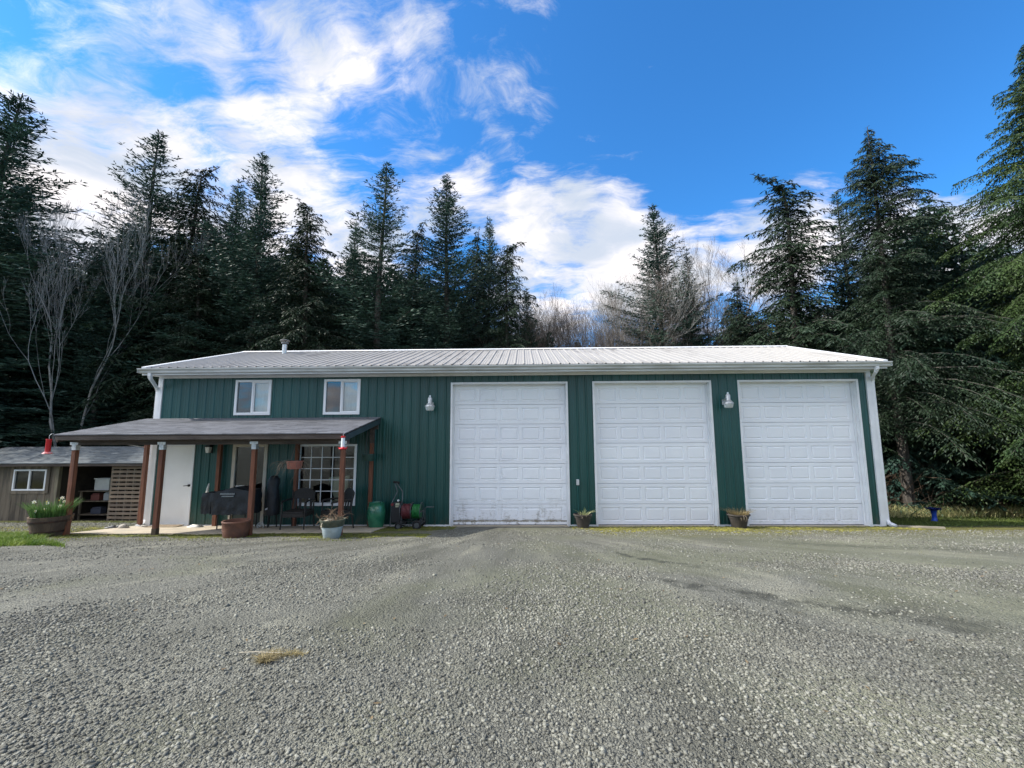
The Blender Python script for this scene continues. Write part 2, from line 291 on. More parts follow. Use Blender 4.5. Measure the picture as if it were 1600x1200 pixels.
# ------------------------------------------------------------------ ground
def axis(a, b, n1, far):
    c = np.linspace(a, b, n1); e = np.geomspace(.6, far, 22)
    return np.concatenate([a-e[::-1], c, b+e])
xs = axis(-20, 20, 201, 500); ys = axis(-14, 8, 177, 500)
X, Y_ = np.meshgrid(xs, ys); Zg = gza(X, Y_)
V = np.stack([X, Y_, Zg], -1).reshape(-1, 3); nx, ny = len(xs), len(ys)
i, j = np.meshgrid(np.arange(nx-1), np.arange(ny-1)); a = (j*nx+i).ravel()
F = np.stack([a, a+1, a+nx+1, a+nx], -1)
def gravelmat():
    m = bpy.data.materials.new('gravel_ground'); m.use_nodes = True; t = m.node_tree; t.nodes.clear(); q = N(t)
    co = q('ShaderNodeTexCoord').outputs['Object']; s = q('ShaderNodeSeparateXYZ', {0: co})
    x, y = s.outputs[0], s.outputs[1]
    wv = q('ShaderNodeTexNoise', {'Vector': co, 'Scale': 5.0, 'Detail': 3.0}).outputs[1]
    cow = q('ShaderNodeVectorMath', {0: co, 1: q('ShaderNodeVectorMath', {0: wv, 3: .05}, operation='SCALE').outputs[0]}, operation='ADD').outputs[0]
    v1 = q('ShaderNodeTexVoronoi', {'Vector': cow, 'Scale': 62.0, 'Randomness': 1.0}); v2 = q('ShaderNodeTexVoronoi', {'Vector': cow, 'Scale': 130.0}); v3 = q('ShaderNodeTexVoronoi', {'Vector': co, 'Scale': 26.0})
    sc1 = q('ShaderNodeSeparateColor', {0: v1.outputs[1]}); sc2 = q('ShaderNodeSeparateColor', {0: v2.outputs[1]})
    tone = q.math('ADD', q.math('MULTIPLY', sc1.outputs[0], .55), q.math('MULTIPLY', sc2.outputs[1], .45))
    grey = q.mix(q.ramp(tone, .1, .95), (.080, .080, .066, 1), (.285, .282, .233, 1))
    fines = q('ShaderNodeTexNoise', {'Vector': co, 'Scale': 220.0, 'Detail': 2.0}).outputs[0]
    grey = q.mix(.35, grey, q.mix(fines, (.105, .104, .086, 1), (.225, .222, .182, 1)))
    # broad damp / worn patches
    p1 = q('ShaderNodeTexNoise', {'Vector': q('ShaderNodeMapping', {0: co, 2: (0, 0, rad(-20)), 3: (.5, 1.5, 1)}).outputs[0], 'Scale': .8, 'Detail': 6.0, 'Roughness': .62}).outputs[0]
    grey = q.mix(q.math('MULTIPLY', q.ramp(p1, .44, .66), .45), grey, (.10, .10, .078, 1))
    # worn bands fanning out from the garage doors, and a darker beaten lane down the middle
    an = q.math('ARCTAN2', q.math('ADD', x, .3), q.math('SUBTRACT', 1.5, y)); ds = q.math('SQRT', q.math('ADD', q.math('MULTIPLY', x, x), q.math('MULTIPLY', y, y)))
    bv = q('ShaderNodeCombineXYZ', {0: q.math('MULTIPLY', an, 7.0), 1: q.math('MULTIPLY', ds, .22), 2: 0.0}).outputs[0]
    bn = q('ShaderNodeTexNoise', {'Vector': bv, 'Scale': 1.6, 'Detail': 5.0, 'Roughness': .6}).outputs[0]
    grey = q.mix(q.math('MULTIPLY', q.ramp(bn, .50, .62), .70), grey, (.095, .094, .074, 1))
    grey = q.mix(q.math('MULTIPLY', q('ShaderNodeMapRange', {0: bn, 1: .46, 2: .34, 3: 0.0, 4: .5}).outputs[0], 1.0), grey, (.34, .33, .25, 1))
    ln = q('ShaderNodeMapRange', {0: q.math('ABSOLUTE', q.math('ADD', x, q.math('MULTIPLY', q.math('SUBTRACT', bn, .5), 2.0))), 1: .3, 2: 1.6, 3: .38, 4: 0.0}, interpolation_type='SMOOTHSTEP').outputs[0]
    grey = q.mix(ln, grey, (.085, .086, .075, 1))
    # greenish film further right and near the building
    p2 = q('ShaderNodeTexNoise', {'Vector': co, 'Scale': .55, 'Detail': 5.0}).outputs[0]
    gr = q.math('MULTIPLY', q.ramp(q.math('ADD', p2, q.math('MULTIPLY', x, .018)), .44, .66), .42)
    grey = q.mix(gr, grey, (.165, .175, .10, 1))
    # tyre ruts (curved bands worn dark)
    def rut(px, cy, amp, wdt, x0, x1, st_):
        yy = q.math('ADD', q.math('MULTIPLY', q.math('POWER', q.math('MAXIMUM', q.math('SUBTRACT', x, px), 0.0), .6), -amp), cy)
        nn = q('ShaderNodeTexNoise', {'Vector': co, 'Scale': 2.8, 'Detail': 5.0}).outputs[0]
        dd = q.math('ABSOLUTE', q.math('SUBTRACT', q.math('ADD', y, q.math('MULTIPLY', q.math('SUBTRACT', nn, .5), .5)), yy))
        f = q('ShaderNodeMapRange', {0: dd, 1: wdt, 2: wdt*.2, 3: 0.0, 4: 1.0}, interpolation_type='SMOOTHSTEP').outputs[0]
        f = q.math('MULTIPLY', f, q.math('MULTIPLY', q.ramp(x, x0, x0+.3), q('ShaderNodeMapRange', {0: x, 1: x1-.9, 2: x1, 3: 1.0, 4: 0.0}).outputs[0]))
        br = q('ShaderNodeTexNoise', {'Vector': co, 'Scale': 6.0, 'Detail': 4.0}).outputs[0]
        return q.math('MULTIPLY', q.math('MULTIPLY', f, st_), q.ramp(br, .30, .62))
    r = q.math('MAXIMUM', rut(.75, -5.1, 1.25, .26, .7, 4.2, .8), rut(1.3, -3.75, 1.6, .24, 1.3, 2.7, 1.0))
    r = q.math('MAXIMUM', r, rut(1.6, -6.9, .85, .28, 1.5, 8, .55))
    r = q.math('MAXIMUM', r, rut(4.5, -2.9, .5, .3, 4.5, 13, .5))
    grey = q.mix(r, grey, (.045, .046, .036, 1))
    # moss and soil fringe along the building
    nn = q('ShaderNodeTexNoise', {'Vector': co, 'Scale': 1.7, 'Detail': 7.0, 'Roughness': .7}).outputs[0]
    edge = q('ShaderNodeMapRange', {0: q.math('ADD', y, q.math('MULTIPLY', q.math('SUBTRACT', nn, .5), 2.2)), 1: -2.3, 2: -.75, 3: 0.0, 4: 1.0}).outputs[0]
    mossc = q.mix(q('ShaderNodeTexNoise', {'Vector': co, 'Scale': 7.0, 'Detail': 5.0}).outputs[0], (.05, .045, .02, 1), (.23, .22, .035, 1))
    xr = q.math('MAXIMUM', q.ramp(x, 1.2, 2.0), q('ShaderNodeMapRange', {0: x, 1: -2.8, 2: -1.8, 3: 1.0, 4: 0.0}).outputs[0])
    edge = q.math('MULTIPLY', edge, q('ShaderNodeMapRange', {0: q.math('ADD', y, q.math('MULTIPLY', nn, 1.2)), 1: .6, 2: 1.6, 3: 1.0, 4: .28}).outputs[0])
    grey = q.mix(q.math('MULTIPLY', q.math('MULTIPLY', edge, xr), .85), grey, mossc)
    # verges that are grass-soil beyond
    vg = q.math('MULTIPLY', q.ramp(x, 9.3, 10.4), q.ramp(q.math('ADD', y, q.math('MULTIPLY', nn, .8)), -.1, .9))
    vg = q.math('MAXIMUM', vg, q.ramp(y, 7.5, 10))
    grey = q.mix(vg, grey, (.045, .06, .02, 1))
    h = q.math('ADD', q.math('MULTIPLY', q.math('SUBTRACT', 1.0, v1.outputs[0]), .9), q.math('MULTIPLY', q.math('SUBTRACT', 1.0, v2.outputs[0]), .5))
    h = q.math('ADD', h, q.math('MULTIPLY', q.math('SUBTRACT', 1.0, v3.outputs[0]), .8))
    bu = q('ShaderNodeBump', {'Height': h, 'Strength': .95, 'Distance': .020})
    bs = q('ShaderNodeBsdfPrincipled', {'Base Color': grey, 'Roughness': .85, 'Specular IOR Level': .25, 'Normal': bu.outputs[0]})
    q('ShaderNodeOutputMaterial', {0: bs.outputs[0]}); return m
GR = gravelmat()
g = npmesh('gravel_ground', V, F, GR, smooth=True); tag(g, kind='structure', label='grey crushed gravel yard with worn tyre tracks')
# loose stones
def stones(num, seed, xr, yr, smin, smax, keep):
    R = np.random.RandomState(seed)
    x = R.uniform(*xr, num); y = R.uniform(*yr, num)
    k = keep(x, y, R.rand(num)); x, y = x[k], y[k]; m_ = len(x)
    cube = np.array([(-1, -1, -1), (1, -1, -1), (1, 1, -1), (-1, 1, -1), (-1, -1, 1), (1, -1, 1), (1, 1, 1), (-1, 1, 1)], float)*.5
    P = cube[None]*(1+R.uniform(-.35, .35, (m_, 8, 3)))
    s_ = smin+(smax-smin)*R.rand(m_)**2.5
    P = P*s_[:, None, None]*np.stack([R.uniform(.8, 1.5, m_), R.uniform(.7, 1.1, m_), R.uniform(.45, .9, m_)], -1)[:, None, :]
    al, be, ga = R.uniform(0, 6.28, m_), R.uniform(-.5, .5, m_), R.uniform(-.5, .5, m_)
    def rot(P, a, i, j):
        c, s2 = np.cos(a)[:, None], np.sin(a)[:, None]; Q = P.copy()
        Q[..., i] = P[..., i]*c-P[..., j]*s2; Q[..., j] = P[..., i]*s2+P[..., j]*c; return Q
    P = rot(rot(rot(P, be, 0, 2), ga, 1, 2), al, 0, 1)
    z = gza(x, y)+s_*.05
    P += np.stack([x, y, z], -1)[:, None, :]
    f = np.array([(0, 3, 2, 1), (4, 5, 6, 7), (0, 1, 5, 4), (1, 2, 6, 5), (2, 3, 7, 6), (3, 0, 4, 7)])
    return P.reshape(-1, 3), (f[None]+8*np.arange(m_)[:, None, None]).reshape(-1, 4)
def dens(x, y):
    v = .36+.30*np.sin(.9*x+1.7*y+.6)+.22*np.sin(2.1*x-1.1*y)+.25*np.sin(-.5*x+3.3*y+2*np.sin(x*.7))
    fan = np.arctan2(x+.3, 1.5-y)
    v = v*.75+.30*np.sin(fan*13+.6*np.sin(y*1.3))+.12*np.sin(fan*31+1)
    return np.clip(v, .03, 1)
VV, FF = [], []; off = 0
fr = lambda x, y: (np.abs(x) < (y+11.3)*1.25+.8)
for (num, seed, xr, yr, a_, b_, kf) in [
    (95000, 1, (-4.2, 4.2), (-9.6, -7.6), .005, .019, lambda x, y, r: fr(x, y) & (r < .35+.65*dens(x, y))),
    (110000, 2, (-6.5, 6.5), (-7.6, -5.0), .006, .020, lambda x, y, r: fr(x, y) & (r < dens(x, y))),
    (60000, 3, (-14, 14), (-5.0, -1.9), .008, .022, lambda x, y, r: fr(x, y) & (r < dens(x, y))),
    (9000, 4, (-1.8, 13), (-1.9, -.9), .010, .024, lambda x, y, r: r < .6),
    (26000, 6, (-20, -9.9), (-1.6, 4.4), .010, .028, lambda x, y, r: r < .3+.5*dens(x, y)),
    (200, 5, (-9, 9), (-9.4, -2.5), .018, .036, lambda x, y, r: fr(x, y))]:
    v_, f_ = stones(num, seed, xr, yr, a_, b_, kf); VV.append(v_); FF.append(f_+off); off += len(v_)
STONE = mat('crushed_stone', (.140, .139, .117), (.200, .198, .163), .9, .8, .3, 120, island=.5, spec=.3)
o = npmesh('loose_gravel', np.concatenate(VV), np.concatenate(FF), STONE); tag(o, 'loose crushed grey stones strewn over the yard', kind='stuff')

# ------------------------------------------------------------------ workshop building
BX0, BX1, BD = -9.70, 8.88, 7.0      # facade ends and depth
EZ, EY, RZ, RY = 4.05, -.47, 5.25, 3.5
B = thing('workshop_building', (0, 0, 0), 'long green metal-sided workshop with white ribbed roof and three white garage doors', 'building')
DOORS = [-1.890, 1.802, 5.522]
OPEN = [(d+.05, d+3.0, 0, 3.61) for d in DOORS] + [(-9.50, -8.585, 0, 2.08), (-7.62, -6.66, 2.85, 3.77), (-5.24, -4.285, 2.85, 3.77), (-7.55, -6.67, .06, 2.07), (-5.83, -4.31, .52, 2.07)]
PER = .2286
def prof(x):    # depth of the rib profile at x
    t = (x/PER) % 1.0*PER
    def tri(c, wb, wt, h):
        d = abs(t-c)
        return h if d < wt/2 else max(0, h*(wb/2-d)/(wb/2-wt/2)) if d < wb/2 else 0
    return max(tri(.03, .052, .022, .021), tri(.106, .030, .012, .005), tri(.168, .030, .012, .005))
KN = [.004, .019, .041, .056, .091, .100, .112, .121, .153, .162, .174, .183]
def siding(mb, x0, x1, z0, z1, y=0.0, zf=None):
    if x1-x0 < 1e-4 or z1-z0 < 1e-4: return
    xs = [x0]; k = math.floor(x0/PER)-1
    while k*PER < x1:
        xs += [k*PER+t for t in KN if x0+1e-4 < k*PER+t < x1-1e-4]; k += 1
    xs.append(x1); vs = []
    for x in xs: vs += [(x, y-prof(x), z0), (x, y-prof(x), z1)]
    mb.add(vs, [(2*i, 2*i+2, 2*i+3, 2*i+1) for i in range(len(xs)-1)])
sm = MB(); cuts = sorted({BX0, BX1, *[o_[0] for o_ in OPEN], *[o_[1] for o_ in OPEN]})
TOPW = 3.885
for x0, x1 in zip(cuts[:-1], cuts[1:]):
    zs = sorted([(o_[2], o_[3]) for o_ in OPEN if o_[0] <= x0+1e-6 and o_[1] >= x1-1e-6]); z = .035
    for a_, b_ in zs:
        siding(sm, x0, x1, z, a_); z = b_
    siding(sm, x0, x1, z, TOPW)
# end and back walls with their gables
for X0 in (BX0, BX1):
    ybs = np.linspace(0, BD, 31)
    for ya, yb in zip(ybs[:-1], ybs[1:]):
        top = lambda y: 3.90+(RZ-.10-3.90)*(1-abs(y-RY)/RY)
        sm.add([(X0, ya, -1.3), (X0, yb, -1.3), (X0, yb, top(yb)), (X0, ya, top(ya))], [(0, 1, 2, 3)])
sm.add([(BX0, BD, -1.3), (BX1, BD, -1.3), (BX1, BD, 3.9), (BX0, BD, 3.9)], [(0, 1, 2, 3)])
sm.build('wall', GREEN, B)
# foundation strip & base trim
bt = MB(); segs = [(BX0, -9.52), (-8.565, -1.89), (-1.89+3.05, 1.802), (1.802+3.05, 5.522), (5.522+3.05, BX1)]
for a_, b_ in segs: MB().box(a_, b_, -.032, .0, .005, .045).build('base_trim', WHITE, B)
fd = MB(); fd.box(BX0, BX1, -.004, .32, -1.3, -.001); fd.build('foundation', CONC, B)
# roof
rm = MB(); rx0, rx1 = -9.81, 8.99
def roofsheet(mb, ya, za, yb, zb, off=0.):
    xs = [rx0]; k = math.floor(rx0/PER)-1
    while k*PER < rx1:
        xs += [k*PER+t for t in KN if rx0+1e-4 < k*PER+t < rx1-1e-4]; k += 1
    xs.append(rx1); vs = []
    for x in xs: vs += [(x, ya, za+prof(x)), (x, yb, zb+prof(x))]
    mb.add(vs, [(2*i, 2*i+2, 2*i+3, 2*i+1) for i in range(len(xs)-1)])
roofsheet(rm, EY, EZ, RY, RZ); roofsheet(rm, RY, RZ, BD+.47, EZ)
rm.add([(rx0, EY, EZ-.02), (rx1, EY, EZ-.02), (rx1, RY, RZ-.02), (rx0, RY, RZ-.02), (rx1, BD+.47, EZ-.02), (rx0, BD+.47, EZ-.02)], [(0, 3, 2, 1), (3, 5, 4, 2)])
RF = rm.build('roof', ROOF, B)
rc = MB()
rc.add([(rx0-.01, RY-.16, RZ-.022), (rx1+.01, RY-.16, RZ-.022), (rx1+.01, RY, RZ+.045), (rx0-.01, RY, RZ+.045), (rx1+.01, RY+.16, RZ-.022), (rx0-.01, RY+.16, RZ-.022)], [(0, 1, 2, 3), (3, 2, 4, 5)])
rc.build('ridge_cap', WHITE, RF)
for X0, s_ in ((rx0, -1), (rx1, 1)):
    t_ = MB()
    for (ya, za, yb, zb) in ((EY, EZ, RY, RZ), (RY, RZ, BD+.47, EZ)):
        xa, xb = sorted((X0-s_*.09, X0+s_*.022))
        t_.hexa([(xa, ya, za-.12), (xb, ya, za-.12), (xb, yb, zb-.12), (xa, yb, zb-.12), (xa, ya, za+.03), (xb, ya, za+.03), (xb, yb, zb+.03), (xa, yb, zb+.03)])
    t_.build('rake_trim', WHITE, RF)
# gutter (K profile), fascia, soffit
GP = [(-.46, 4.02), (-.46, 3.905), (-.53, 3.905), (-.545, 3.925), (-.545, 3.955), (-.585, 3.985), (-.595, 4.0), (-.595, 4.022), (-.583, 4.022), (-.583, 4.004), (-.53, 3.96), (-.53, 3.918), (-.472, 3.918), (-.472, 4.02)]
gm = MB(); nP = len(GP)
gx0, gx1 = rx0-.03, rx1+.03
gm.add([(gx0, y, z) for y, z in GP]+[(gx1, y, z) for y, z in GP], [(i, (i+1) % nP, nP+(i+1) % nP, nP+i) for i in range(nP)])
for gx in (gx0, gx1): gm.box(gx-.002, gx+.002, -.58, -.462, 3.91, 4.015)
gm.build('gutter', GUT, B)
fs = MB(); fs.box(rx0, rx1, -.455, -.43, 3.862, 4.01); fs.box(rx0+.06, rx1-.06, -.475, -.4555, 3.862, 3.885)
fs.build('fascia', WHITE, B)
so = MB(); so.box(rx0+.01, rx1-.01, -.43, -.002, 3.886, 3.90); so.box(BX0, BX1, -.05, -.024, 3.83, 3.8855) ; so.build('soffit', WHITE, B)
# corner trims
for a_, b_ in ((BX0-.01, BX0+.11), (BX1-.11, BX1+.01)):
    MB().box(a_, b_, -.045, .1, .0, 3.828).build('corner_trim', WHITE, B, bevel=.004)
# downspouts
def rect_tube(mb, pts, w_, d_):
    pts = [Vector(p) for p in pts]; base = len(mb.v)
    for i, p in enumerate(pts):
        d = (pts[min(i+1, len(pts)-1)]-pts[max(i-1, 0)]).normalized()
        u = Vector((0, 1, 0)); u = (u-d*u.dot(d)).normalized(); v = d.cross(u)
        for a_, b_ in ((-1, -1), (1, -1), (1, 1), (-1, 1)): mb.v.append(tuple(p+v*a_*w_/2+u*b_*d_/2))
    for i in range(len(pts)-1):
        for k in range(4):
            b = base+i*4; mb.f.append((b+k, b+(k+1) % 4, b+4+(k+1) % 4, b+4+k))
    mb.f.append((base, base+1, base+2, base+3)); e = base+4*(len(pts)-1); mb.f.append((e, e+1, e+2, e+3))
dsp = MB(); rect_tube(dsp, [(-9.56, -.50, 3.94), (-9.56, -.50, 3.84), (-9.58, -.46, 3.78), (-9.70, -.14, 3.62), (-9.755, -.01, 3.56), (-9.76, .03, 3.48), (-9.76, .03, .30), (-9.76, .03, .16), (-9.78, -.03, .07), (-9.80, -.2, .035)], .085, .07)
dsp.build('downspout', WHITE, B, bevel=.006)
dsp = MB(); rect_tube(dsp, [(8.70, -.50, 3.94), (8.70, -.50, 3.85), (8.72, -.45, 3.80), (8.87, -.13, 3.69), (8.935, -.02, 3.64), (8.94, -.0, 3.56), (8.94, .0, .28), (8.94, .0, .16), (8.945, -.05, .08), (8.96, -.22, .04)], .085, .07)
dsp.build('downspout', WHITE, B, bevel=.006)
# garage doors
def garage(x0, idx):
    t = x0+.05; Wd = 2.95; Hd = 3.585; y = .17
    gd = MB(); rr = random.Random(idx)
    ns = 7; hs = Hd/ns
    M_ = gdmat('garage_door_paint', [3.0, .3, .8][idx])
    def pt(x, z, d): return (x, y+d, z)
    for r in range(ns):
        z0 = r*hs+.012+.0045; z1 = (r+1)*hs+.012-.0045
        cols = 5; mg = .075; pw_ = (Wd-2*mg)/cols
        xl = [t]
        for c in range(cols):
            a_ = t+mg+c*pw_+.045; b_ = t+mg+(c+1)*pw_-.045; xl += [a_, b_]
        xl.append(t+Wd); za, zb = z0+.085, z1-.085
        vs, fs_ = [], []
        def quad(x_0, x_1, z_0, z_1):
            gd.add([pt(x_0, z_0, 0), pt(x_1, z_0, 0), pt(x_1, z_1, 0), pt(x_0, z_1, 0)], [(0, 1, 2, 3)])
        quad(t, t+Wd, z0, za); quad(t, t+Wd, zb, z1)
        for c in range(0, len(xl)-1, 2): quad(xl[c], xl[c+1], za, zb)
        for c in range(1, len(xl)-1, 2):
            a_, b_ = xl[c], xl[c+1]; rings = [(0, 0), (.012, .015), (.024, .018), (.046, .003), (.052, .002)]; P = []
            for (ins, d) in rings: P += [pt(a_+ins, za+ins, d), pt(b_-ins, za+ins, d), pt(b_-ins, zb-ins, d), pt(a_+ins, zb-ins, d)]
            fq = []
            for k in range(len(rings)-1):
                for e in range(4): fq.append((4*k+e, 4*k+(e+1) % 4, 4*k+4+(e+1) % 4, 4*k+4+e))
            k = 4*(len(rings)-1); fq.append((k, k+1, k+2, k+3)); gd.add(P, fq)
        # section lips
        gd.add([pt(t, z1, 0), pt(t+Wd, z1, 0), pt(t+Wd, z1, .03), pt(t, z1, .03)], [(0, 1, 2, 3)])
        gd.add([pt(t, z0, 0), pt(t+Wd, z0, 0), pt(t+Wd, z0, .03), pt(t, z0, .03)], [(3, 2, 1, 0)])
    gd.box(t, t+Wd, y+.055, y+.075, .012, Hd)
    if idx == 0:     # creased and dented sections
        v2 = []
        for (x, yy, z) in gd.v: v2.append((x, yy, z))
        gd.v = v2
    d = gd.build('garage_door', M_, B)
    if idx == 0: d['label'] = 'grimy garage door with creased middle panels and dirt along its bottom'
    if idx == 1: d['label'] = 'clean middle garage door'
    if idx == 2: d['label'] = 'rightmost garage door with scuffs on its lower panels'
    MB().box(t, t+Wd, y-.004, y+.045, -.02, .014).build('bottom_seal', BLACK, d)
    if idx == 0:
        # crease lines in the metal: thin folded strips standing slightly proud
        cr = MB()
        for pts in ([(t+1.20, 1.18), (t+1.27, 1.30), (t+1.24, 1.42), (t+1.34, 1.47)], [(t+1.19, 3.0), (t+1.20, 2.2), (t+1.19, 1.5), (t+1.21, 1.1), (t+1.19, .5), (t+1.19, .05)], [(t+1.24, 1.15), (t+1.36, 1.24), (t+1.30, 1.32)], [(t+1.2, 1.62), (t+1.55, 1.66)], [(t+.95, .56), (t+1.12, .49), (t+1.2, .62)]):
            cr.tube([(p[0], y+.002, p[1]) for p in pts], .011, 6)
        cr.build('crease', M_, d)
    # frame: outside trim and jambs
    f = MB(); f.box(x0, x0+.05, -.034, .0, .0, 3.66); f.box(x0+3.0, x0+3.05, -.034, .0, .0, 3.66); f.box(x0+.05, x0+3.0, -.034, .0, 3.61, 3.66)
    f.box(x0+.0, x0+.048, 0, .24, 0, 3.61); f.box(x0+3.002, x0+3.05, 0, .24, 0, 3.61); f.box(x0, x0+3.05, 0, .24, 3.612, 3.66)
    f.box(x0+.048, x0+.075, .10, .165, 0, 3.61); f.box(x0+2.975, x0+3.002, .10, .165, 0, 3.61); f.box(x0+.048, x0+3.002, .10, .165, 3.585, 3.612)
    f.build('door_frame', WHITE, B, bevel=.003)
    MB().box(x0+.05, x0+3.0, -.10, .26, -.04, .0).build('threshold', CONC, B)
for k, d_ in enumerate(DOORS): garage(d_, k)
# interior of each window: shallow rooms
def room(x0, x1, z0, z1, dep=1.6, m=DARKIN):
    r = MB(); y0, y1 = .02, dep
    r.add([(x0, y0, z0), (x1, y0, z0), (x1, y1, z0), (x0, y1, z0), (x0, y0, z1), (x1, y0, z1), (x1, y1, z1), (x0, y1, z1)], [(0, 1, 2, 3), (7, 6, 5, 4), (1, 5, 6, 2), (2, 6, 7, 3), (3, 7, 4, 0)])
    return r
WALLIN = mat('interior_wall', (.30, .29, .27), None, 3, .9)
CURT = mat('window_blind', (.92, .93, .95), (.80, .82, .85), 3, .85, stretch=(8, 1, 1))
SCREEN = glass('insect_screen_glass', (.55, .56, .57), .8)
ri = MB()
for (a_, b_, c_, d_) in ((-8.2, -3.6, 2.45, 3.86),): ri.v, ri.f = room(a_, b_, c_, d_, 1.4).v, room(a_, b_, c_, d_, 1.4).f
ri.build('upper_room', WALLIN, B)
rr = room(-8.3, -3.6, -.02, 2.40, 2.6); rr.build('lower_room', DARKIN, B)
def slider(x0, x1, z0, z1):
    f = MB(); fw = .062; y0, y1 = -.042, .05
    f.box(x0, x0+fw, y0, y1, z0, z1); f.box(x1-fw, x1, y0, y1, z0, z1); f.box(x0+fw, x1-fw, y0, y1, z0, z0+fw*1.1); f.box(x0+fw, x1-fw, y0, y1, z1-fw, z1)
    xm = (x0+x1)/2-.02; f.box(xm-.02, xm+.025, -.030, .04, z0+fw*1.1, z1-fw)
    wn = f.build('window', VINYL, B, bevel=.004)
    MB().box(x0+fw-.004, xm, -.004, .0, z0+fw, z1-fw+.004).build('insect_screen', SCREEN, wn)
    MB().box(xm, x1-fw+.004, .008, .012, z0+fw, z1-fw+.004).build('pane', GLASS, wn)
    fr_ = MB(); fr_.box(xm+.025, xm+.05, -.012, .02, z0+.068, z1-.062); fr_.box(x1-.088, x1-.062, -.012, .02, z0+.068, z1-.062)
    fr_.box(xm+.05, x1-.088, -.012, .02, z0+.068, z0+.09); fr_.box(xm+.05, x1-.088, -.012, .02, z1-.084, z1-.062); fr_.build('sash', VINYL, wn)
    MB().box(xm-.02, x1-.02, .10, .105, z0+.0, z1).build('blind', CURT, wn)
slider(-7.625, -6.655, 2.84, 3.775); slider(-5.245, -4.28, 2.84, 3.775)
# big gridded window
x0, x1, z0, z1 = -5.835, -4.305, .515, 2.075
f = MB(); fw = .05
f.box(x0, x0+fw, -.040, .05, z0, z1); f.box(x1-fw*1.3, x1, -.040, .05, z0, z1); f.box(x0+fw, x1-fw*1.3, -.040, .05, z0, z0+fw*1.6); f.box(x0+fw, x1-fw*1.3, -.040, .05, z1-fw*1.1, z1)
W_ = f.build('window', VINYL, B, bevel=.004); W_['label'] = 'large gridded window under the porch'
f = MB(); a_, b_, c_, d_ = x0+fw, x1-fw*1.3, z0+fw*1.6, z1-fw*1.1
for k in range(1, 5): xx = a_+(b_-a_)*k/5; f.box(xx-.010, xx+.010, -.014, -.001, c_, d_)
for k in range(1, 5): zz_ = c_+(d_-c_)*k/5; f.box(a_, b_, -.016, -.002, zz_-.010, zz_+.010)
f.build('grille', VINYL, W_)
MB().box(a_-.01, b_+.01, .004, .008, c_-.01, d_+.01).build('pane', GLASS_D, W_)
# pale armchair-like shape seen inside
CREAM = mat('cream_cloth', (.85, .82, .62), (.75, .72, .55), 6, .9)
ac = thing('armchair', (-4.95, .45, 0), 'cream slipcovered chair seen inside the gridded window', 'chair')
f = MB(); f.hexa([(-5.02, .40, .55), (-4.78, .40, .55), (-4.78, .50, .55), (-5.02, .50, .55), (-5.22, .36, 1.20), (-4.62, .36, 1.24), (-4.62, .46, 1.24), (-5.22, .46, 1.20)]); f.build('backrest', CREAM, ac, bevel=.05)
f = MB(); f.box(-5.20, -4.64, .12, .52, .34, .58); f.build('seat', CREAM, ac, bevel=.05)
for xx in (-5.18, -4.72):
    for yy in (.18, .46): MB().box(xx-.02, xx+.02, yy-.02, yy+.02, -.01, .34).build('leg', BLACK, ac)
# glazed back door
x0, x1, z0, z1 = -7.57, -6.65, .05, 2.085
ALM = mat('almond_frame', (.55, .50, .42), (.48, .44, .37), 3, .5)
f = MB(); f.box(x0, x0+.085, -.04, .05, z0, z1); f.box(x1-.085, x1, -.04, .05, z0, z1); f.box(x0+.085, x1-.085, -.04, .05, z1-.07, z1)
gdo = f.build('glazed_door', ALM, B, bevel=.004)
MB().box(x0+.085, x1-.085, .0, .02, .06, .78).build('kick_panel', mat('dark_panel', (.03, .05, .045), None, 3, .5), gdo)
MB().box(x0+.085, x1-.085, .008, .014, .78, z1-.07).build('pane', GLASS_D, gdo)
nt_ = MB(); nt_.box(x0+.12, x0+.34, -.004, .003, .84, 1.03); nc = nt_.build('paper_notice', mat('paper', (.55, .56, .54), (.75, .75, .74), 9, .8, lo=.45, hi=.55), gdo)
MB().tube([(x0+.22, -.005, .90), (x0+.22, -.009, .90)], .018, 10).build('notice_emblem', BLACK, nc)
# white entry door
ed = MB(); ed.box(-9.455, -8.625, .03, .075, .03, 2.045); edo = ed.build('entry_door', DOORW, B, bevel=.003)
f = MB(); f.box(-9.50, -9.458, -.03, .09, .0, 2.08); f.box(-8.622, -8.585, -.03, .09, .0, 2.08); f.box(-9.458, -8.622, -.03, .09, 2.048, 2.08); f.box(-9.46, -8.62, -.03, .12, -.0, .03)
f.build('door_frame', WHITE, edo, bevel=.003)
f = MB(); f.tube([(-8.69, .03, 1.03), (-8.69, -.01, 1.03), (-8.69, -.035, 1.03)], [.03, .03, .012], 14); f.tube([(-8.69, -.03, 1.03), (-8.73, -.035, 1.03), (-8.80, -.035, 1.022)], .009, 8)
f.build('handle', BLACK, edo, smooth=True)
# flue
fl = MB(); fx, fy = -8.02, 2.9
fl.lathe([(.07, 4.7), (.07, 5.38), (.0, 5.40)], (fx, fy, 0), 20); F1 = fl.build('flue', GALV, B, smooth=True)
fl = MB(); fl.lathe([(.10, 5.40), (.115, 5.41), (.115, 5.45), (.09, 5.455)], (fx, fy, 0), 20); fl.lathe([(.0, 5.57), (.15, 5.525), (.152, 5.51), (.0, 5.52)], (fx, fy, 0), 20)
for k in range(4): a_ = k*math.pi/2+.4; fl.box(fx+.1*math.cos(a_)-.008, fx+.1*math.cos(a_)+.008, fy+.1*math.sin(a_)-.008, fy+.1*math.sin(a_)+.008, 5.44, 5.55)
fl.build('rain_cap', mat('dull_dark_steel', (.12, .12, .12), (.2, .2, .2), 9, .5, metal=.6), F1)

